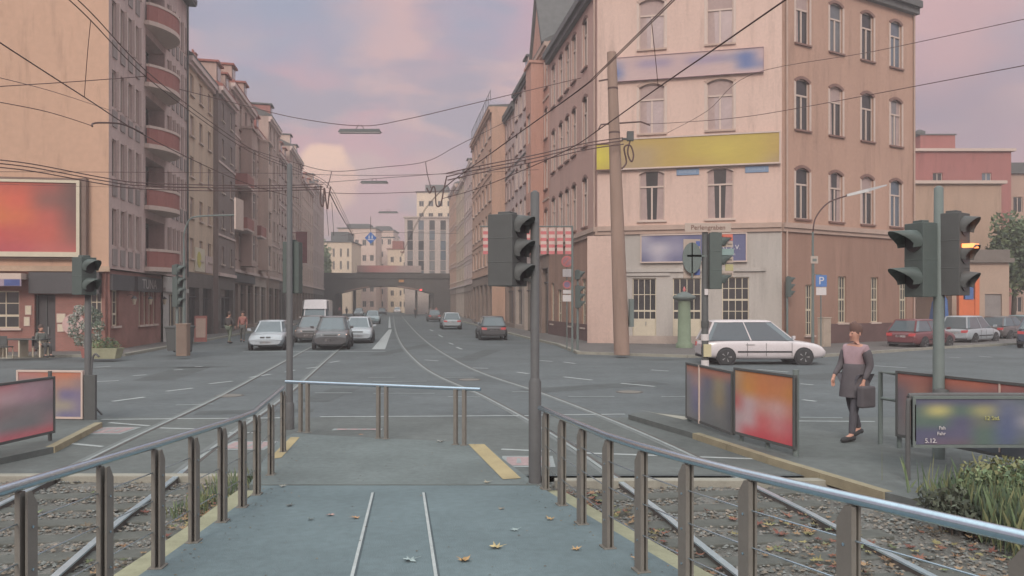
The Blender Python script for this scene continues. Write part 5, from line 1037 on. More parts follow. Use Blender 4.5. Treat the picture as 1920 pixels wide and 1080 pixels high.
m = MB(); m.loft([[(1.6, -.08, 7.28), (1.6, .08, 7.28), (1.6, .05, 7.4), (1.6, -.05, 7.4)], [(2.6, -.12, 7.5), (2.6, .12, 7.5), (2.6, .08, 7.66), (2.6, -.08, 7.66)], [(3.5, -.06, 7.8), (3.5, .06, 7.8), (3.5, .04, 7.86), (3.5, -.04, 7.86)]]); m.build('lamp_head', M_rim, t)
t = streetlamp('curved mast arm on the left pavement with a white plate seen edge on', 345, 664, 4.6, [(0, 0, 5.2), (.25, 0, 5.85), (.8, 0, 6.0), (2.4, 0, 6.05)], 0)
m = MB(); m.box(2.36, 2.42, -.5, .5, 5.4, 6.75); m.build('sign_plate', M_frame, t)
# parking sign
p = G(1527, 655, .12); t = thing('parking_sign', 'blue parking sign with a white P on a thin post beside the street lamp', 'sign', (p.x+.12, p.y-.5, .12)); m = MB(); m.lathe([(.03, 0), (.03, 3.6)], 0, 0, 10); m.build('post', M_pgreen, t)
o = sgn(t, 'sign_plate', -.26, .26, 3.0, 3.55, -.05, mat('parking_blue', (88, 126, 184), .5)); add_text('P', .52, WL, o, (0, -.054, 3.27)); sgn(t, 'sub_plate', -.24, .24, 2.6, 2.97, -.05, M_plate)
sgn(t, 'stop_plate', -.5, -.15, 4.1, 4.45, -.05, M_sg); m = MB(); m.box(-.42, -.22, -.054, -.051, 4.2, 4.33); m.build('symbol', M_pgreen, t); m = MB(); m.lathe([(.025, 3.6), (.025, 4.5)], -.33, 0, 8); m.box(-.34, .02, -.02, .02, 3.55, 3.6); m.build('upper_post', M_pgreen, t)
p = G(1551, 650, .12); t = thing('cabinet', 'pale grey electricity cabinet against the dark plinth of the side wall', 'cabinet', (p.x, p.y, .12), FT.a); m = MB(); m.box(-.3, .3, 0, .35, 0, 1.45); m.box(-.33, .33, -.03, .38, 1.45, 1.5); m.build('case', mat('cabinet_paint', (172, 158, 144), .7), t, bevel=.01); m = MB(); m.box(-.27, .27, -.015, -.002, .1, 1.4); m.box(.2, .23, -.04, -.015, .7, .85); m.build('door', mat('cabinet_paint', (172, 158, 144), .7), t)
# round no-stopping sign with plates
p = G(1063, 654, .12); t = thing('no_stopping_sign', 'round red ringed sign above white plates on the right pavement', 'sign', (p.x, p.y, .12)); m = MB(); m.lathe([(.03, 0), (.03, 4.6)], 0, 0, 10); m.build('post', M_pgreen, t)
def disc(t, name, r_, z_, y_, mt): 
    m = MB(); m.loft([[(r_*math.cos(2*math.pi*k/24), yy, z_+r_*math.sin(2*math.pi*k/24)) for k in range(24)] for yy in (y_, y_+.02)]); return m.build(name, mt, t)
M_pr = mat('faded_red', (196, 116, 116), .6); M_pb = mat('faded_blue', (140, 122, 150), .6)
disc(t, 'ring', .28, 4.25, -.06, M_pr); o = disc(t, 'disc', .2, 4.25, -.066, mat('dull_rose', (168, 126, 132), .6)); m = MB(); m.add([(-.17, -.07, 4.10), (-.11, -.07, 4.06), (.17, -.07, 4.40), (.11, -.07, 4.44)], [(0, 1, 2, 3)]); m.build('bar', M_pr, t)
sgn(t, 'sub_plate', -.21, .21, 3.5, 3.88, -.05, M_plate); disc(t, 'ring', .2, 3.12, -.06, M_pr); disc(t, 'disc', .14, 3.12, -.066, M_pb); sgn(t, 'sub_plate', -.2, .2, 2.68, 2.86, -.05, M_plate); sgn(t, 'sub_plate', -.21, .21, 2.3, 2.62, -.05, M_plate)
# red and white height warning boards on their arm
t = thing('warning_boards', 'row of red and white striped upright boards hanging from an arm above the right kerb', 'warning board', (2.75, 36.5, .12)); m = MB(); m.lathe([(.05, 0), (.05, 5.75)], 0, 0, 10); m.build('post', M_pgreen, t)
m = MB(); m.tube([(0, 0, 5.72), (-4.2, 0, 5.72)], .03, 8); m.build('arm', M_pgreen, t); M_wr = mat('stripe_red', (192, 112, 114), .6); M_ww = mat('stripe_white', (198, 176, 168), .6)
for k in range(11):
    m = MB(); x0 = -4.07+k*.375
    for j in range(8): m.box(x0, x0+.27, -.02, .0, 4.45+j*.15, 4.45+(j+1)*.15, j % 2)
    m.tube([(x0+.13, -.01, 5.6), (x0+.13, -.01, 5.72)], .01, 6, 1); m.build('striped_board', [M_wr, M_ww], t)
# round column, bins, planter
p = G(1283, 652, .12); t = thing('advertising_column', 'slim green grey column with a wide cap in front of the white corner house', 'column', (p.x, p.y, .12)); M_gc = mat('column_green', (124, 138, 118), .7)
m = MB(); m.lathe([(.42, 0), (.42, .2), (.33, .3), (.30, 2.35)], 0, 0, 20); m.build('shaft', M_gc, t); m = MB(); m.lathe([(.34, 2.35), (.56, 2.45), (.56, 2.56), (.25, 2.72), (.1, 2.8)], 0, 0, 20); m.build('cap', M_pgreen, t); m = MB(); m.lathe([(.05, 2.8), (.08, 2.9), (.02, 3.05)], 0, 0, 10); m.build('finial', M_pr, t)
p = G(310, 665, .12); t = thing('litter_bin', 'large dark bin on the left pavement before the white shop front', 'bin', (p.x, p.y+1.5, .12)); m = MB(); m.loft([[(-.42, -.35, .1), (.42, -.35, .1), (.42, .35, .1), (-.42, .35, .1)], [(-.5, -.42, 1.1), (.5, -.42, 1.1), (.5, .42, 1.1), (-.5, .42, 1.1)]]); m.build('body', M_dark, t, bevel=.03); m = MB(); m.box(-.53, .53, -.46, .46, 1.1, 1.2); m.build('lid', M_dark, t, bevel=.03)
for sx_ in (-.35, .35): m = MB(); m.tube([(sx_-.04, .3, .1), (sx_+.04, .3, .1)], .1, 12); m.build('wheel', M_black, t)
p = G(338, 668, .12); t = thing('cabinet', 'brown stone coloured cabinet at the foot of the left traffic light', 'cabinet', (p.x, p.y+.3, .12)); m = MB(); m.box(-.22, .22, -.2, .2, 0, 1.3); m.box(-.25, .25, -.23, .23, 1.3, 1.36); m.build('case', mat('brown_case', (136, 118, 106), .8), t, bevel=.01); m = MB(); m.box(-.19, .19, -.215, -.202, .1, 1.24); m.build('door', mat('brown_case2', (128, 112, 102), .8), t)
p = G(198, 672, .12); t = thing('planter', 'low pale stone trough with greenery in front of the bar', 'planter', (p.x, p.y, .12)); m = MB(); m.loft([[(-.5, -.25, 0), (.5, -.25, 0), (.5, .25, 0), (-.5, .25, 0)], [(-.62, -.32, .42), (.62, -.32, .42), (.62, .32, .42), (-.62, .32, .42)]]); m.build('trough', M_beige, t, bevel=.03)
foliage('foliage', [(-.3, 0, .55, .3, .25, .2), (.1, 0, .6, .35, .25, .25), (.35, 0, .52, .25, .25, .18)], 700, .05, GR, t)
t = thing('round_bush', 'round bush of pale green and white leaves in a red pot before the bar', 'potted plant', (p.x-.95, p.y+.3, .12)); m = MB(); m.lathe([(.14, 0), (.2, .35), (.21, .38)], 0, 0, 14); m.build('pot', M_balc, t); m = MB(); m.tube([(0, 0, .3), (.02, 0, .9)], .03, 6); m.build('stem', M_bark, t)
foliage('foliage', [(.6*math.cos(a)*.9, 0, 1.3+.68*math.sin(a), .24, .22, .26) for a in [k*.7 for k in range(9)]]+[(0, 0, 1.3, .3, .2, .3)], 2600, .055, ((126, 140, 124), (150, 160, 150), (108, 124, 112), (170, 172, 168), (96, 110, 98)), t)
t = thing('pavement_board', 'red framed board standing before the shops on the left pavement', 'board', ((376-960)/F*46, 46, .12), .3); m = MB(); m.loft([[(-.34, 0, 0), (.34, 0, 0), (.34, .04, 0), (-.34, .04, 0)], [(-.34, .22, 1.5), (.34, .22, 1.5), (.34, .26, 1.5), (-.34, .26, 1.5)]]); m.build('panel', M_balc, t); m = MB(); m.loft([[(-.26, .02, .25), (.26, .02, .25), (.26, .05, .25), (-.26, .05, .25)], [(-.26, .18, 1.35), (.26, .18, 1.35), (.26, .2, 1.35), (-.26, .2, 1.35)]]); m.build('sheet', M_corn, t)
# café table with white chairs at the left edge
def chair(label, x, y, rz):
    t = thing('cafe_chair', label, 'chair', (x, y, .12), rz, 'white cafe chairs outside the bar'); 
    m = MB(); m.box(-.22, .22, -.22, .22, .43, .47); m.build('seat', M_dark, t, bevel=.01); m = MB(); m.box(-.22, .22, .19, .23, .5, .9); m.build('backrest', M_dark, t, bevel=.01)
    for a in (-.2, .2):
        for b in (-.2, .2): m = MB(); m.tube([(a, b, 0), (a*.95, b, .43)], .02, 6); m.build('leg', M_framec, t)
p = G(18, 672, .12)
t = thing('cafe_table', 'dark cafe table outside the bar at the left edge', 'table', (p.x, p.y+.9, .12)); m = MB(); m.box(-.95, .95, -.35, .35, .70, .75); m.build('tabletop', M_dark, t, bevel=.01)
for a in (-.85, .0, .85): m = MB(); m.box(a-.03, a+.03, -.3, .3, 0, .7); m.build('leg', M_framec, t)
chair('cafe chair at the near side of the dark table', p.x-.35, p.y+.25, R(180)); chair('cafe chair at the far side of the dark table', p.x+.3, p.y+1.55, 0)
# ================================================================== HOARDINGS
def hoarding(label, a, b, z0, z1, grid, mt=None, fw=.035, seed=5, ds=.22):
    a = Vector(a); b = Vector(b); d = b-a; L_ = d.length; an = math.atan2(d.y, d.x); t = thing('advertising_hoarding', label, 'hoarding', (a.x, a.y, .1), an); mt = mt or M_dark
    m = MB(); m.box(0, L_, 0, .03, z0-.1, z1-.1); m.box(0, L_, -.02, .04, z1-.1, z1-.1+fw); m.box(0, L_, -.02, .04, z0-.1-fw, z0-.1); m.box(-.0, fw, -.02, .04, z0-.1, z1-.1); m.box(L_-fw, L_, -.02, .04, z0-.1, z1-.1); m.build('frame', mt, t)
    g = poster('poster', L_-2*fw, z1-z0-.01, grid, t, (fw, -.006, z0-.1+.005), 0, seed=seed, ds=ds)
    return t
def hpost(t, x, h_, r_=.035, mt=None):
    m = MB(); m.tube([(x, .06, 0), (x, .06, h_)], r_, 10); m.build('post', mt or M_pgreen, t)
w0 = (196, 168, 172)
t = hoarding('hoarding with orange, white and red picture in a dark frame on the right island', (3.60, 12.95), (4.07, 11.5), .24, 1.24, [[(186, 152, 118), (200, 136, 84), (202, 130, 84), (200, 126, 88), (196, 128, 90)], [(178, 140, 110), (206, 142, 78), (208, 130, 82), (204, 132, 88), (202, 136, 80)], [(188, 110, 108), w0, (202, 150, 140), (204, 160, 156), (200, 134, 118)], [(180, 160, 164), w0, (208, 110, 112), (204, 132, 134), (200, 104, 110)], [(184, 156, 160), (206, 96, 104), (206, 84, 94), (206, 92, 98), (204, 84, 94)]], ds=.1)
hpost(t, .12, .3); hpost(t, 1.46, 1.25, .045); hpost(t, .8, .3)
t = hoarding('grey blue and orange topped hoarding left of the orange one on the right island', (3.28, 15.05), (3.585, 13.0), .2, 1.17, [[(186, 126, 106), (186, 122, 100), (196, 122, 96), (190, 122, 104), (184, 126, 110)], [(140, 136, 146), (170, 140, 142), (118, 116, 134), (160, 148, 118), (116, 116, 132)], [(130, 132, 136), (136, 128, 158), (118, 122, 132), (158, 142, 112), (110, 112, 122)], [(136, 138, 138), (120, 120, 150), (124, 128, 130), (130, 130, 128), (106, 108, 114)], [(132, 134, 134), (128, 130, 136), (120, 124, 126), (118, 122, 122), (112, 114, 116)]])
hpost(t, .02, .45, .05); m = MB(); m.box(.66, .69, -.03, .03, .05, 1.1); m.build('white_divider', M_frame, t)
t = hoarding('long hoarding of pictures with red tops along the far side of the right island', (5.86, 12.2), (6.75, 9.6), .32, 1.25, [[(170, 106, 96), (176, 110, 98), (196, 110, 90), (200, 112, 88), (176, 104, 96), (158, 104, 100), (180, 112, 98)], [(120, 110, 120), (176, 122, 106), (112, 112, 126), (116, 116, 130), (112, 112, 126), (140, 138, 142), (104, 108, 122)], [(118, 116, 122), (186, 128, 108), (116, 118, 126), (100, 104, 124), (96, 106, 124), (150, 148, 150), (98, 106, 120)], [(126, 124, 126), (132, 126, 126), (126, 120, 120), (104, 112, 120), (96, 106, 114), (110, 116, 120), (98, 108, 112)]])
hpost(t, .0, 1.1, .035)
m = MB(); m.tube([(-.38, .06, 0), (-.38, .06, 1.13), (0, .06, 1.13)], .035, 8); m.tube([(-.38, .06, .72), (0, .06, .72)], .025, 8); m.build('end_frame', M_pgreen, t)
for x in (.75, 1.75): m = MB(); m.box(x, x+.02, -.02, -.007, .25, 1.15); m.build('white_divider', M_frame, t)
nb, tb, ng = (92, 94, 124), (96, 112, 124), (92, 116, 108)
t = hoarding('low blue hoarding with yellow line and small white writing behind the right traffic light', (4.98, 9.95), (6.75, 9.95), .55, 1.12, [[nb, nb, nb, nb, (108, 116, 134), tb, tb], [(96, 116, 110), (190, 182, 110), ng, (160, 158, 108), (100, 110, 140), (120, 126, 138), tb], [ng, ng, nb, (110, 118, 108), (92, 104, 140), (150, 150, 158), (100, 120, 128)], [nb, nb, (98, 96, 126), ng, (88, 102, 140), (110, 118, 130), (90, 112, 122)], [nb, (110, 96, 118), (108, 98, 112), ng, (90, 104, 132), (104, 116, 108), ng]], M_pgreen)
m = MB(); m.tube(smooth([(-.03, .05, -.1), (-.03, .05, .85), (.0, .05, 1.02), (.15, .05, 1.06), (1.77, .05, 1.06)]), .03, 8); m.build('tube_frame', M_pole, t)
add_text('12 Std.', .07, mat('yellow_letter', (178, 178, 120), .6), t, (.98, -.02, .78)); 
for k, (x, z_) in enumerate(((.36, .66), (.35, .59))): add_text('Fahrt'[:3+k], .06, WL, t, (x, -.02, z_))
add_text('5.12.', .08, WL, t, (.22, -.02, .50)); m = MB(); m.box(.02, .035, -.02, -.008, .5, .95); m.build('white_divider', M_frame, t)
t = hoarding('red and grey hoarding in a dark frame at the left edge', (-7.72, 10.3), (-7.38, 12.9), .26, 1.1, [[(161, 141, 146), (198, 161, 168), (180, 146, 156), (223, 149, 156), (193, 158, 168), (178, 151, 161)], [(198, 149, 153), (228, 198, 206), (228, 125, 135), (216, 176, 183), (198, 158, 171), (171, 141, 151)], [(186, 116, 125), (228, 135, 143), (228, 125, 133), (161, 141, 143), (156, 146, 149), (141, 133, 139)], [(149, 156, 161), (171, 173, 178), (228, 149, 156), (149, 149, 151), (141, 141, 143), (173, 141, 146)], [(198, 198, 208), (223, 220, 228), (228, 141, 156), (228, 116, 129), (228, 119, 129), (228, 116, 125)]])
hpost(t, 2.6, 1.12, .03, M_dark); hpost(t, .5, .3, .03, M_dark)
t = hoarding('pale framed hoarding with an orange top and purple and yellow picture on the left island', (-9.5, 15.35), (-8.15, 15.2), .15, 1.0, [[(186, 120, 112), (184, 116, 106), (196, 116, 92), (204, 118, 84), (190, 118, 96)], [(150, 120, 124), (160, 130, 130), (186, 128, 110), (172, 130, 116), (150, 124, 124)], [(140, 118, 130), (168, 140, 118), (176, 146, 112), (116, 108, 146), (126, 114, 144)], [(146, 132, 140), (172, 156, 126), (160, 150, 130), (156, 146, 132), (130, 120, 146)], [(148, 140, 148), (140, 134, 148), (150, 146, 144), (112, 110, 150), (122, 118, 146)]], M_frame)
hpost(t, .05, .2); hpost(t, 1.3, .2)
m = MB(); m.box(1.37, 1.6, 0, .06, .0, .85); m.build('side_panel', M_dark, t)
# ================================================================== OVERHEAD WIRES
def wire(label, pts, r=.014, name='overhead_wire', cat='wire', n=6, offs=((0, 0),)):
    r *= .8; t = None; pp = smooth([P(*p) for p in pts], n)
    if len(offs) == 1: m = MB(); m.tube(pp, r, 5); return tag(m.build(name, M_wire, None), label, cat)
    t = thing(name, label, cat, tuple(pp[0]))
    for (dx, dz) in offs: m = MB(); m.tube([q-pp[0]+Vector((dx, 0, dz)) for q in pp], r, 5); m.build('strand', M_wire, t)
    return t
z7 = lambda px, py: (px, py, 4.7*F/(570-py)); z6 = lambda px, py: (px, py, 3.7*F/(570-py))
wire('double tram wire running from the top left corner down the left house front', [z7(100, -30), z7(128, -2), z7(170, 38), z7(273, 143), z7(400, 240), z7(480, 290), z7(560, 322), z7(612, 348), z7(640, 396), z7(664, 446)], .012, offs=((0, 0), (.07, .06)))
wire('tram wire from the left edge below the double wire', [z6(-30, 58), z6(0, 80), z6(158, 182), z6(270, 253), z6(400, 318), z6(480, 350), z6(560, 372)], .014)
wire('short vertical hanger between the two tram wires at upper left', [(170, 38, 13.25), (164, 100, 13.6), (158, 182, 14.3)], .008)
wire('span wire rising gently from the left edge to the double tram wire', [(-30, 164, 13), (0, 162, 13.5), (140, 153, 15), (273, 143, 16.5)], .010)
wire('faint sloping wire across the cream wall ending at the corner', [(-20, 141, 20), (100, 172, 28), (207, 207, 36.9)], .014)
wire('thin wire from the left edge to the curved brown bracket', [(-20, 188, 11.5), (90, 210, 13.5), (173, 236, 15)], .009)
wire('curved brown bracket holding the tram wire before the corner', [(173, 237, 15), (174, 232, 15.1), (190, 230, 15.3), (230, 233, 16.2), (268, 250, 17.4)], .022, 'wire_bracket', 'bracket')
wire('bundle of three heavy cables sagging across the left house front', [(-30, 304, 20), (60, 314, 21), (200, 340, 23.5), (280, 349, 25), (480, 353, 28), (606, 350, 31)], .020, offs=((0, 0), (0, .09), (.02, -.1)))
wire('thin level wire crossing above the billboard', [(-20, 322, 22), (260, 323, 26), (540, 325, 31)], .010)
wire('thin wire just above the billboard crossing to the right', [(-20, 345, 26), (300, 352, 28), (606, 352, 31)], .008)
wire('double tram wire running down from the top right over the street', [z7(1290, -30), z7(1262, -2), z7(1125, 133), z7(1075, 176), z7(925, 284), z7(822, 362), z7(780, 420), z7(752, 480)], .012, offs=((0, 0), (.09, .05)))
wire('single tram wire from the top right passing behind the mast', [z6(1520, -32), z6(1475, -2), z6(1345, 88), z6(1233, 165), z6(1130, 238), z6(1050, 288), z6(905, 350), z6(830, 372)], .015)
wire('short vertical hanger between the wires in front of the white corner house', [(1221, 36, 13.2), (1229, 110, 13.5), (1234, 164, 13.7)], .008)
wire('bundle of cables from the concrete mast sagging left over the street', [(1168, 264, 34), (1100, 274, 33.5), (1000, 297, 33), (900, 317, 32), (838, 331, 31)], .030, offs=((0, 0), (0, .13), (.03, -.14)))
wire('span wire from the mast to the right edge at mid height', [(1215, 232, 34), (1250, 231, 33), (1370, 222, 30), (1490, 204, 27), (1925, 122, 18)], .014)
wire('upper span wire from the lilac banner to the right edge', [(1250, 250, 33), (1326, 208, 30), (1408, 140, 26), (1640, 96, 22), (1925, 35, 17)], .011)
wire('span wire across the street that carries the nearer hanging lamp', [(299, 158, 45), (455, 197, 45), (560, 222, 45), (676, 236, 45), (760, 224, 45), (905, 190, 45), (1090, 146, 45)], .028)
wire('span wire with hangers crossing the street above the farther hanging lamp', [(456, 275, 69), (545, 303, 69), (622, 321, 69), (710, 314, 69), (798, 303, 69), (860, 272, 69), (975, 215, 69)], .035)
wire('level wire carrying the farther hanging lamp', [(530, 350, 70), (600, 343, 70), (702, 335, 70), (860, 323, 70), (970, 310, 70)], .03)
wire('straight level wire crossing just below the arched span', [(540, 326, 60), (700, 329, 60), (865, 325, 60), (1010, 318, 60)], .025)
wire('level wire with insulators lowest across the street', [(606, 361, 40), (690, 363, 40), (860, 357, 40)], .02)
for lab, pts in (('loops of black cable hanging at the left end of the lowest wire', [(602, 348, 40), (601, 378, 40), (606, 386, 40), (608, 352, 40), (611, 375, 40), (614, 392, 40), (617, 366, 40), (620, 350, 40)]),
                 ('loops of black cable hanging at the right end of the lowest wire', [(838, 330, 40), (832, 356, 40), (826, 384, 40), (818, 384, 40), (816, 356, 40), (812, 350, 40), (806, 362, 40), (800, 352, 40)])):
    wire(lab, pts, .045, 'cable_loop', 'cable')
wire('rod hanging from the span wire on the left with an insulator', [(622, 321, 50), (618, 338, 45), (613, 352, 41)], .035, 'hanger_rod', 'rod'); wire('rod hanging from the span wire on the right with an insulator', [(798, 303, 50), (801, 325, 45), (808, 352, 41)], .035, 'hanger_rod', 'rod')
wire('wire falling from the left cable loops towards the cream house', [(618, 362, 42), (640, 405, 60), (663, 444, 90)], .04); wire('two thin slack wires hanging below the left cable loops', [(622, 380, 50), (624, 410, 52), (626, 442, 54)], .02, offs=((0, 0), (-.35, 0)))
wire('thin lamp wire far down the street', [(640, 442, 100), (700, 436, 100), (860, 438, 100)], .03)
def hlamp(label, px, py, Y, L_=2.4):
    p = P(px, py, Y); t = thing('hanging_lamp', label, 'street lamp', tuple(p), 0, 'lamps hung over the street')
    m = MB(); m.loft([[(-L_/2, -.22, 0), (-L_/2, .22, 0), (-L_/2+.1, .12, .17), (-L_/2+.1, -.12, .17)], [(L_/2, -.22, 0), (L_/2, .22, 0), (L_/2-.1, .12, .17), (L_/2-.1, -.12, .17)]]); m.build('housing', M_dark, t)
    m = MB(); m.box(-L_/2+.06, L_/2-.06, -.18, .18, -.05, -.003); m.build('diffuser', M_plate, t)
    for s_ in (-.25, .25): m = MB(); m.tube([(s_, 0, .15), (s_*.3, 0, .42)], .02, 6); m.build('hanger', M_wire, t)
hlamp('flat lamp hanging nearest over the street below the first span wire', 675, 248, 45); hlamp('second flat lamp hanging over the street farther back', 702, 343, 70); hlamp('third flat lamp far down the street', 728, 399, 98); hlamp('small fourth lamp farthest down the street', 728, 446, 135)
p = P(695, 446, 62); t = thing('tram_sign', 'blue diamond shaped sign with white figures hanging over the street', 'sign', tuple(p), 0); s_ = .46
m = MB(); m.loft([[(s_, y_, 0), (0, y_, s_), (-s_, y_, 0), (0, y_, -s_)] for y_ in (0, .04)]); m.build('plate', mat('deep_sign_blue', (70, 112, 180), .5), t)
m = MB()
for x in (-.12, .12): m.box(x-.05, x+.05, -.01, -.002, -.05, .16); m.box(x-.03, x+.03, -.01, -.002, .19, .25)
m.box(-.24, .24, -.01, -.002, -.16, -.1); m.build('symbol', WL, t); m = MB(); m.tube([(0, .02, s_), (0, .02, s_+1.2)], .02, 6); m.build('hanger', M_wire, t)
m = MB(); m.box(-130, 130, -30, 330, -1.8, 44); hz_ = m.build('haze', []); hz_['kind'] = 'stuff'
hm = bpy.data.materials.new('haze'); hm.use_nodes = True; ht = hm.node_tree; ht.nodes.clear(); ho = nn(ht, 'ShaderNodeOutputMaterial'); hv = nn(ht, 'ShaderNodeVolumePrincipled')
hv.inputs['Color'].default_value = (.86, .82, .82, 1); hv.inputs['Density'].default_value = .0025; hv.inputs['Anisotropy'].default_value = .2; ht.links.new(hv.outputs[0], ho.inputs['Volume']); hz_.data.materials.append(hm)
# ================================================================== PEOPLE
def skin_obj(name, nodes, edges, root, mt, parent, sub=2):
    keys = list(nodes); me = bpy.data.meshes.new(name); me.from_pydata([nodes[k][0] for k in keys], [(keys.index(a), keys.index(b)) for a, b in edges], [])
    o = bpy.data.objects.new(name, me); COL.objects.link(o); md = o.modifiers.new('s', 'SKIN'); md.use_smooth_shade = True
    for i, k in enumerate(keys):
        v = me.skin_vertices[0].data[i]; r_ = nodes[k][1]; v.radius = r_ if isinstance(r_, tuple) else (r_, r_); v.use_root = (k == root)
    o.modifiers.new('u', 'SUBSURF').levels = sub; bpy.context.view_layer.update(); dg = bpy.context.evaluated_depsgraph_get(); m2 = bpy.data.meshes.new_from_object(o.evaluated_get(dg)); bpy.data.objects.remove(o); bpy.data.meshes.remove(me)
    m2.materials.clear(); m2.materials.append(mt); m2.polygons.foreach_set('use_smooth', [True]*len(m2.polygons)); m2.name = name; return link(name, m2, parent)
def person(label, x, y, z, rz, top, legs_, hair=(90, 78, 74), coat=None, stride=.22, h_=1.75, sit=False, group=None, bag=None):
    t = thing('person', label, 'person', (x, y, z), rz, group); k = h_/1.75
    V = lambda a, b, c_: (a*k, b*k, c_*k)
    if sit: J = dict(pel=V(0, .05, .50), lhip=V(.09, 0, .50), rhip=V(-.09, 0, .50), lkn=V(.11, -.42, .52), rkn=V(-.11, -.42, .52), lan=V(.11, -.40, .09), ran=V(-.11, -.36, .09), ltoe=V(.12, -.58, .03), rtoe=V(-.12, -.54, .03)); b0 = -.42
    else: J = dict(pel=V(0, 0, .95), lhip=V(.09, 0, .90), rhip=V(-.09, 0, .90), lkn=V(.10, -stride*.7, .50), rkn=V(-.10, stride*.25, .50), lan=V(.10, -stride, .09), ran=V(-.10, stride*1.1, .14), ltoe=V(.11, -stride-.2, .035), rtoe=V(-.11, stride*1.1-.16, .035)); b0 = 0
    J.update(wa=V(0, .0, 1.12+b0), ch=V(0, .01, 1.32+b0), nk=V(0, .02, 1.46+b0), nk2=V(0, .0, 1.52+b0), hd=V(0, -.01, 1.61+b0), tp=V(0, .01, 1.69+b0), lsh=V(.17, .02, 1.40+b0), rsh=V(-.17, .02, 1.40+b0), lel=V(.23, .06, 1.14+b0), rel=V(-.23, -.02, 1.14+b0), lwr=V(.22, -.08 if not sit else -.22, .92+b0+(.1 if sit else 0)), rwr=V(-.22, -.20 if not sit else -.22, .97+b0+(.05 if sit else 0)))
    nod = {a: (J[a], r_*k) for a, r_ in (('pel', .13), ('lhip', .085), ('rhip', .085), ('lkn', .055), ('rkn', .055), ('lan', .038), ('ran', .038), ('ltoe', .03), ('rtoe', .03), ('wa', .115), ('ch', .13), ('nk', .06), ('nk2', .052), ('hd', .088), ('tp', .06), ('lsh', .06), ('rsh', .06), ('lel', .042), ('rel', .042), ('lwr', .026), ('rwr', .026))}
    ed = [('pel', 'lhip'), ('pel', 'rhip'), ('lhip', 'lkn'), ('rhip', 'rkn'), ('lkn', 'lan'), ('rkn', 'ran'), ('lan', 'ltoe'), ('ran', 'rtoe'), ('pel', 'wa'), ('wa', 'ch'), ('ch', 'nk'), ('nk', 'nk2'), ('nk2', 'hd'), ('hd', 'tp'), ('ch', 'lsh'), ('ch', 'rsh'), ('lsh', 'lel'), ('rsh', 'rel'), ('lel', 'lwr'), ('rel', 'rwr')]
    for s_, w_ in (('l', 1), ('r', -1)):
        b = Vector(J[s_+'wr']); nod[s_+'pa'] = (tuple(b+Vector((0, -.02, -.07))*k), .024*k); ed.append((s_+'wr', s_+'pa'))
        for i in range(4):
            q1 = b+Vector((w_*.006, -.045+.02*i, -.115-.004*(i in (1, 2))))*k; q2 = q1+Vector((-w_*.015, -.012, -.045-.006*(i in (1, 2))))*k; nod[s_+'f%d' % i] = (tuple(q1), .009*k); nod[s_+'g%d' % i] = (tuple(q2), .007*k); ed += [(s_+'pa', s_+'f%d' % i), (s_+'f%d' % i, s_+'g%d' % i)]
        q1 = b+Vector((-w_*.01, -.06, -.06))*k; nod[s_+'th'] = (tuple(q1), .010*k); nod[s_+'tt'] = (tuple(q1+Vector((0, -.015, -.035))*k), .008*k); ed += [(s_+'pa', s_+'th'), (s_+'th', s_+'tt')]
    body = skin_obj('body', nod, ed, 'pel', M_skin, t, 1)
    g_ = 1.22; sub = lambda ks, es, nm, mt, root, gr: skin_obj(nm, {a: (nod[a][0], nod[a][1]*gr) for a in ks}, [e for e in es if e in ed], root, mt, t, 2)
    lw = lambda nm, c_: mat(nm+'_%d_%d_%d' % c_, c_, .9, .1, 6)
    sub(['pel', 'lhip', 'rhip', 'lkn', 'rkn', 'lan', 'ran'], ed[:6], 'trousers', lw('cloth', legs_), 'pel', 1.25)
    sub(['pel', 'wa', 'ch', 'lsh', 'rsh', 'lel', 'rel', 'lwr', 'rwr'], [e for e in ed if e[0] in ('pel', 'wa', 'ch', 'lsh', 'rsh', 'lel', 'rel') and e[1] in ('wa', 'ch', 'lsh', 'rsh', 'lel', 'rel', 'lwr', 'rwr')], 'shirt', lw('cloth', top), 'pel', 1.24)
    if coat:
        for a in 'lr': sub([a+'sh', a+'el', a+'wr'], [(a+'sh', a+'el'), (a+'el', a+'wr')], 'sleeve', lw('cloth', coat), a+'sh', 1.45)
    if coat:
        m = MB(); m.loft([[(rx*k*math.cos(2*math.pi*i/20)*(1+.05*math.sin(5*i)), cy_*k+ry*k*math.sin(2*math.pi*i/20), z_*k) for i in range(20)] for rx, ry, cy_, z_ in ((.225, .235, .0, .66), (.215, .22, .0, .80), (.20, .185, .0, .95), (.185, .165, 0, 1.08), (.18, .155, .005, 1.14), (.17, .145, .01, 1.16))], 0, True, True); m.build('coat', lw('cloth', coat), t)
    m = MB(); h = Vector(J['tp']); m.loft([[(h.x+rx*math.cos(2*math.pi*i/14)*k, h.y+.018*k+rx*1.1*math.sin(2*math.pi*i/14)*k, h.z+dz*k+(.035*k*max(0, -math.sin(2*math.pi*i/14)))) for i in range(14)] for rx, dz in ((.080, -.09), (.094, -.03), (.088, .03), (.06, .07), (.02, .085))], 0, True, True); m.build('hair', lw('hair', hair), t)
    hh = Vector(J['hd'])
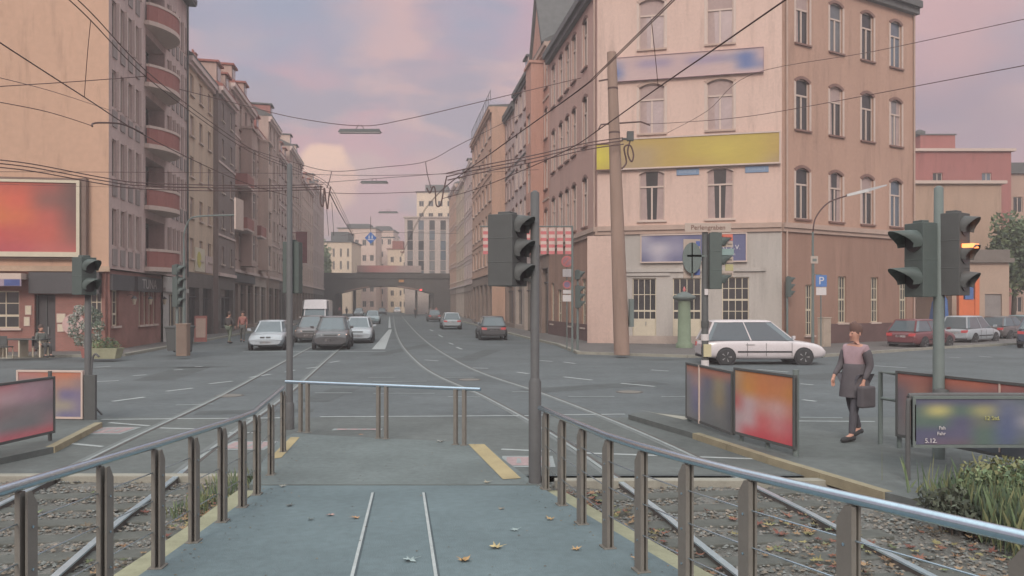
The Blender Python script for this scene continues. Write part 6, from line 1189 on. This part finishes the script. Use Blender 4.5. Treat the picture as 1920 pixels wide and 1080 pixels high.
    for w_ in (-1, 1):
        m = MB(); m.lathe([(.003, -.008), (.010, 0), (.003, .008)], 0, 0, 8); m.build('eye', M_dark, t, hh+Vector((w_*.03, -.083, .015))*k); m = MB(); m.loft([[(-.008, -.012, -.02), (.008, -.012, -.02), (.008, .018, -.02), (-.008, .018, -.02)], [(-.006, -.012, .03), (.006, -.012, .03), (.006, .02, .03), (-.006, .02, .03)]]); m.build('ear', M_skin, t, hh+Vector((w_*.088, .01, -.0))*k, bevel=.004)
        an, to = Vector(J[('l' if w_ > 0 else 'r')+'an']), Vector(J[('l' if w_ > 0 else 'r')+'toe']); m = MB(); d = (to-an); d.z = 0; d.normalize()
        m.tube([an-d*.06*k-Vector((0, 0, .045*k)), an-Vector((0, 0, .035*k)), to, to+d*.035*k], [.035*k, .048*k, .042*k, .02*k], 10); m.build('shoe', M_black, t)
    m = MB(); m.loft([[(-.012, .0, -.015), (.012, 0, -.015), (.012, .02, -.015), (-.012, .02, -.015)], [(-.007, -.022, -.012), (.007, -.022, -.012), (.005, 0, .03), (-.005, 0, .03)]][::1]); m.build('nose', M_skin, t, hh+Vector((0, -.09, -.01))*k); m = MB(); m.box(-.022, .022, -.004, .004, -.004, .004); m.build('mouth', mat('lips', (160, 100, 96), .6), t, hh+Vector((0, -.087, -.04))*k)
    if bag: m = MB(); m.box(-.06, .06, -.16, .16, -.34, 0); b = m.build('bag', lw('cloth', bag), t, Vector(J['lwr'])+Vector((.07, -.03, -.08)), bevel=.03)
    return t
p = G(1603, 824, .1); person('person in a dark coat over a pale pink shirt walking across the right island', p.x, p.y, .1, R(-62), (166, 142, 148), (88, 86, 92), (112, 90, 84), coat=(94, 90, 94), h_=1.86, stride=.2, bag=(92, 88, 92))
p = G(52, 672, .12); person('person in dark clothes sitting by the cafe table at the left edge', p.x, p.y+.9, .12, R(70), (104, 108, 104), (84, 84, 84), h_=1.72, sit=True)
cc_ = thing('cafe_chair', 'cafe chair under the seated person at the left edge', 'chair', (p.x+.0, p.y+.9, .12), R(70), 'white cafe chairs outside the bar')
m = MB(); m.box(-.22, .22, -.2, .24, .40, .43); m.build('seat', M_dark, cc_); m = MB(); m.box(-.22, .22, .22, .25, .45, .85); m.build('backrest', M_dark, cc_)
for a in (-.2, .2):
    for b in (-.17, .2): m = MB(); m.tube([(a, b, 0), (a, b, .40)], .02, 6); m.build('leg', M_framec, cc_)
for lab, px, Y, tp, lg, rz_ in (('pedestrian in a dark jacket and green trousers on the left pavement', 430, 44, (84, 80, 80), (104, 112, 100), 2.9), ('pedestrian in a red brown top on the left pavement behind the silver saloon', 455, 46, (150, 104, 98), (100, 100, 98), .2),
        ('small figure in dark clothes walking near the bridge on the right', 779, 130, (84, 84, 86), (80, 80, 84), 3.0), ('small figure in a pink top by the right abutment of the bridge', 818, 128, (190, 130, 134), (96, 92, 92), .4), ('small figure in grey beside the pink one by the bridge', 808, 126, (110, 106, 106), (84, 84, 84), 2.8),
        ('small figure in red under the left side of the bridge', 637, 150, (180, 110, 116), (90, 90, 92), .3), ('small dark figure beside the red one under the bridge', 650, 152, (88, 90, 94), (84, 84, 88), 2.9)):
    person(lab, (px-960)/F*Y, Y, .12 if px in (430, 455) or px < 640 or px > 800 else 0, rz_, tp, lg, group=None)
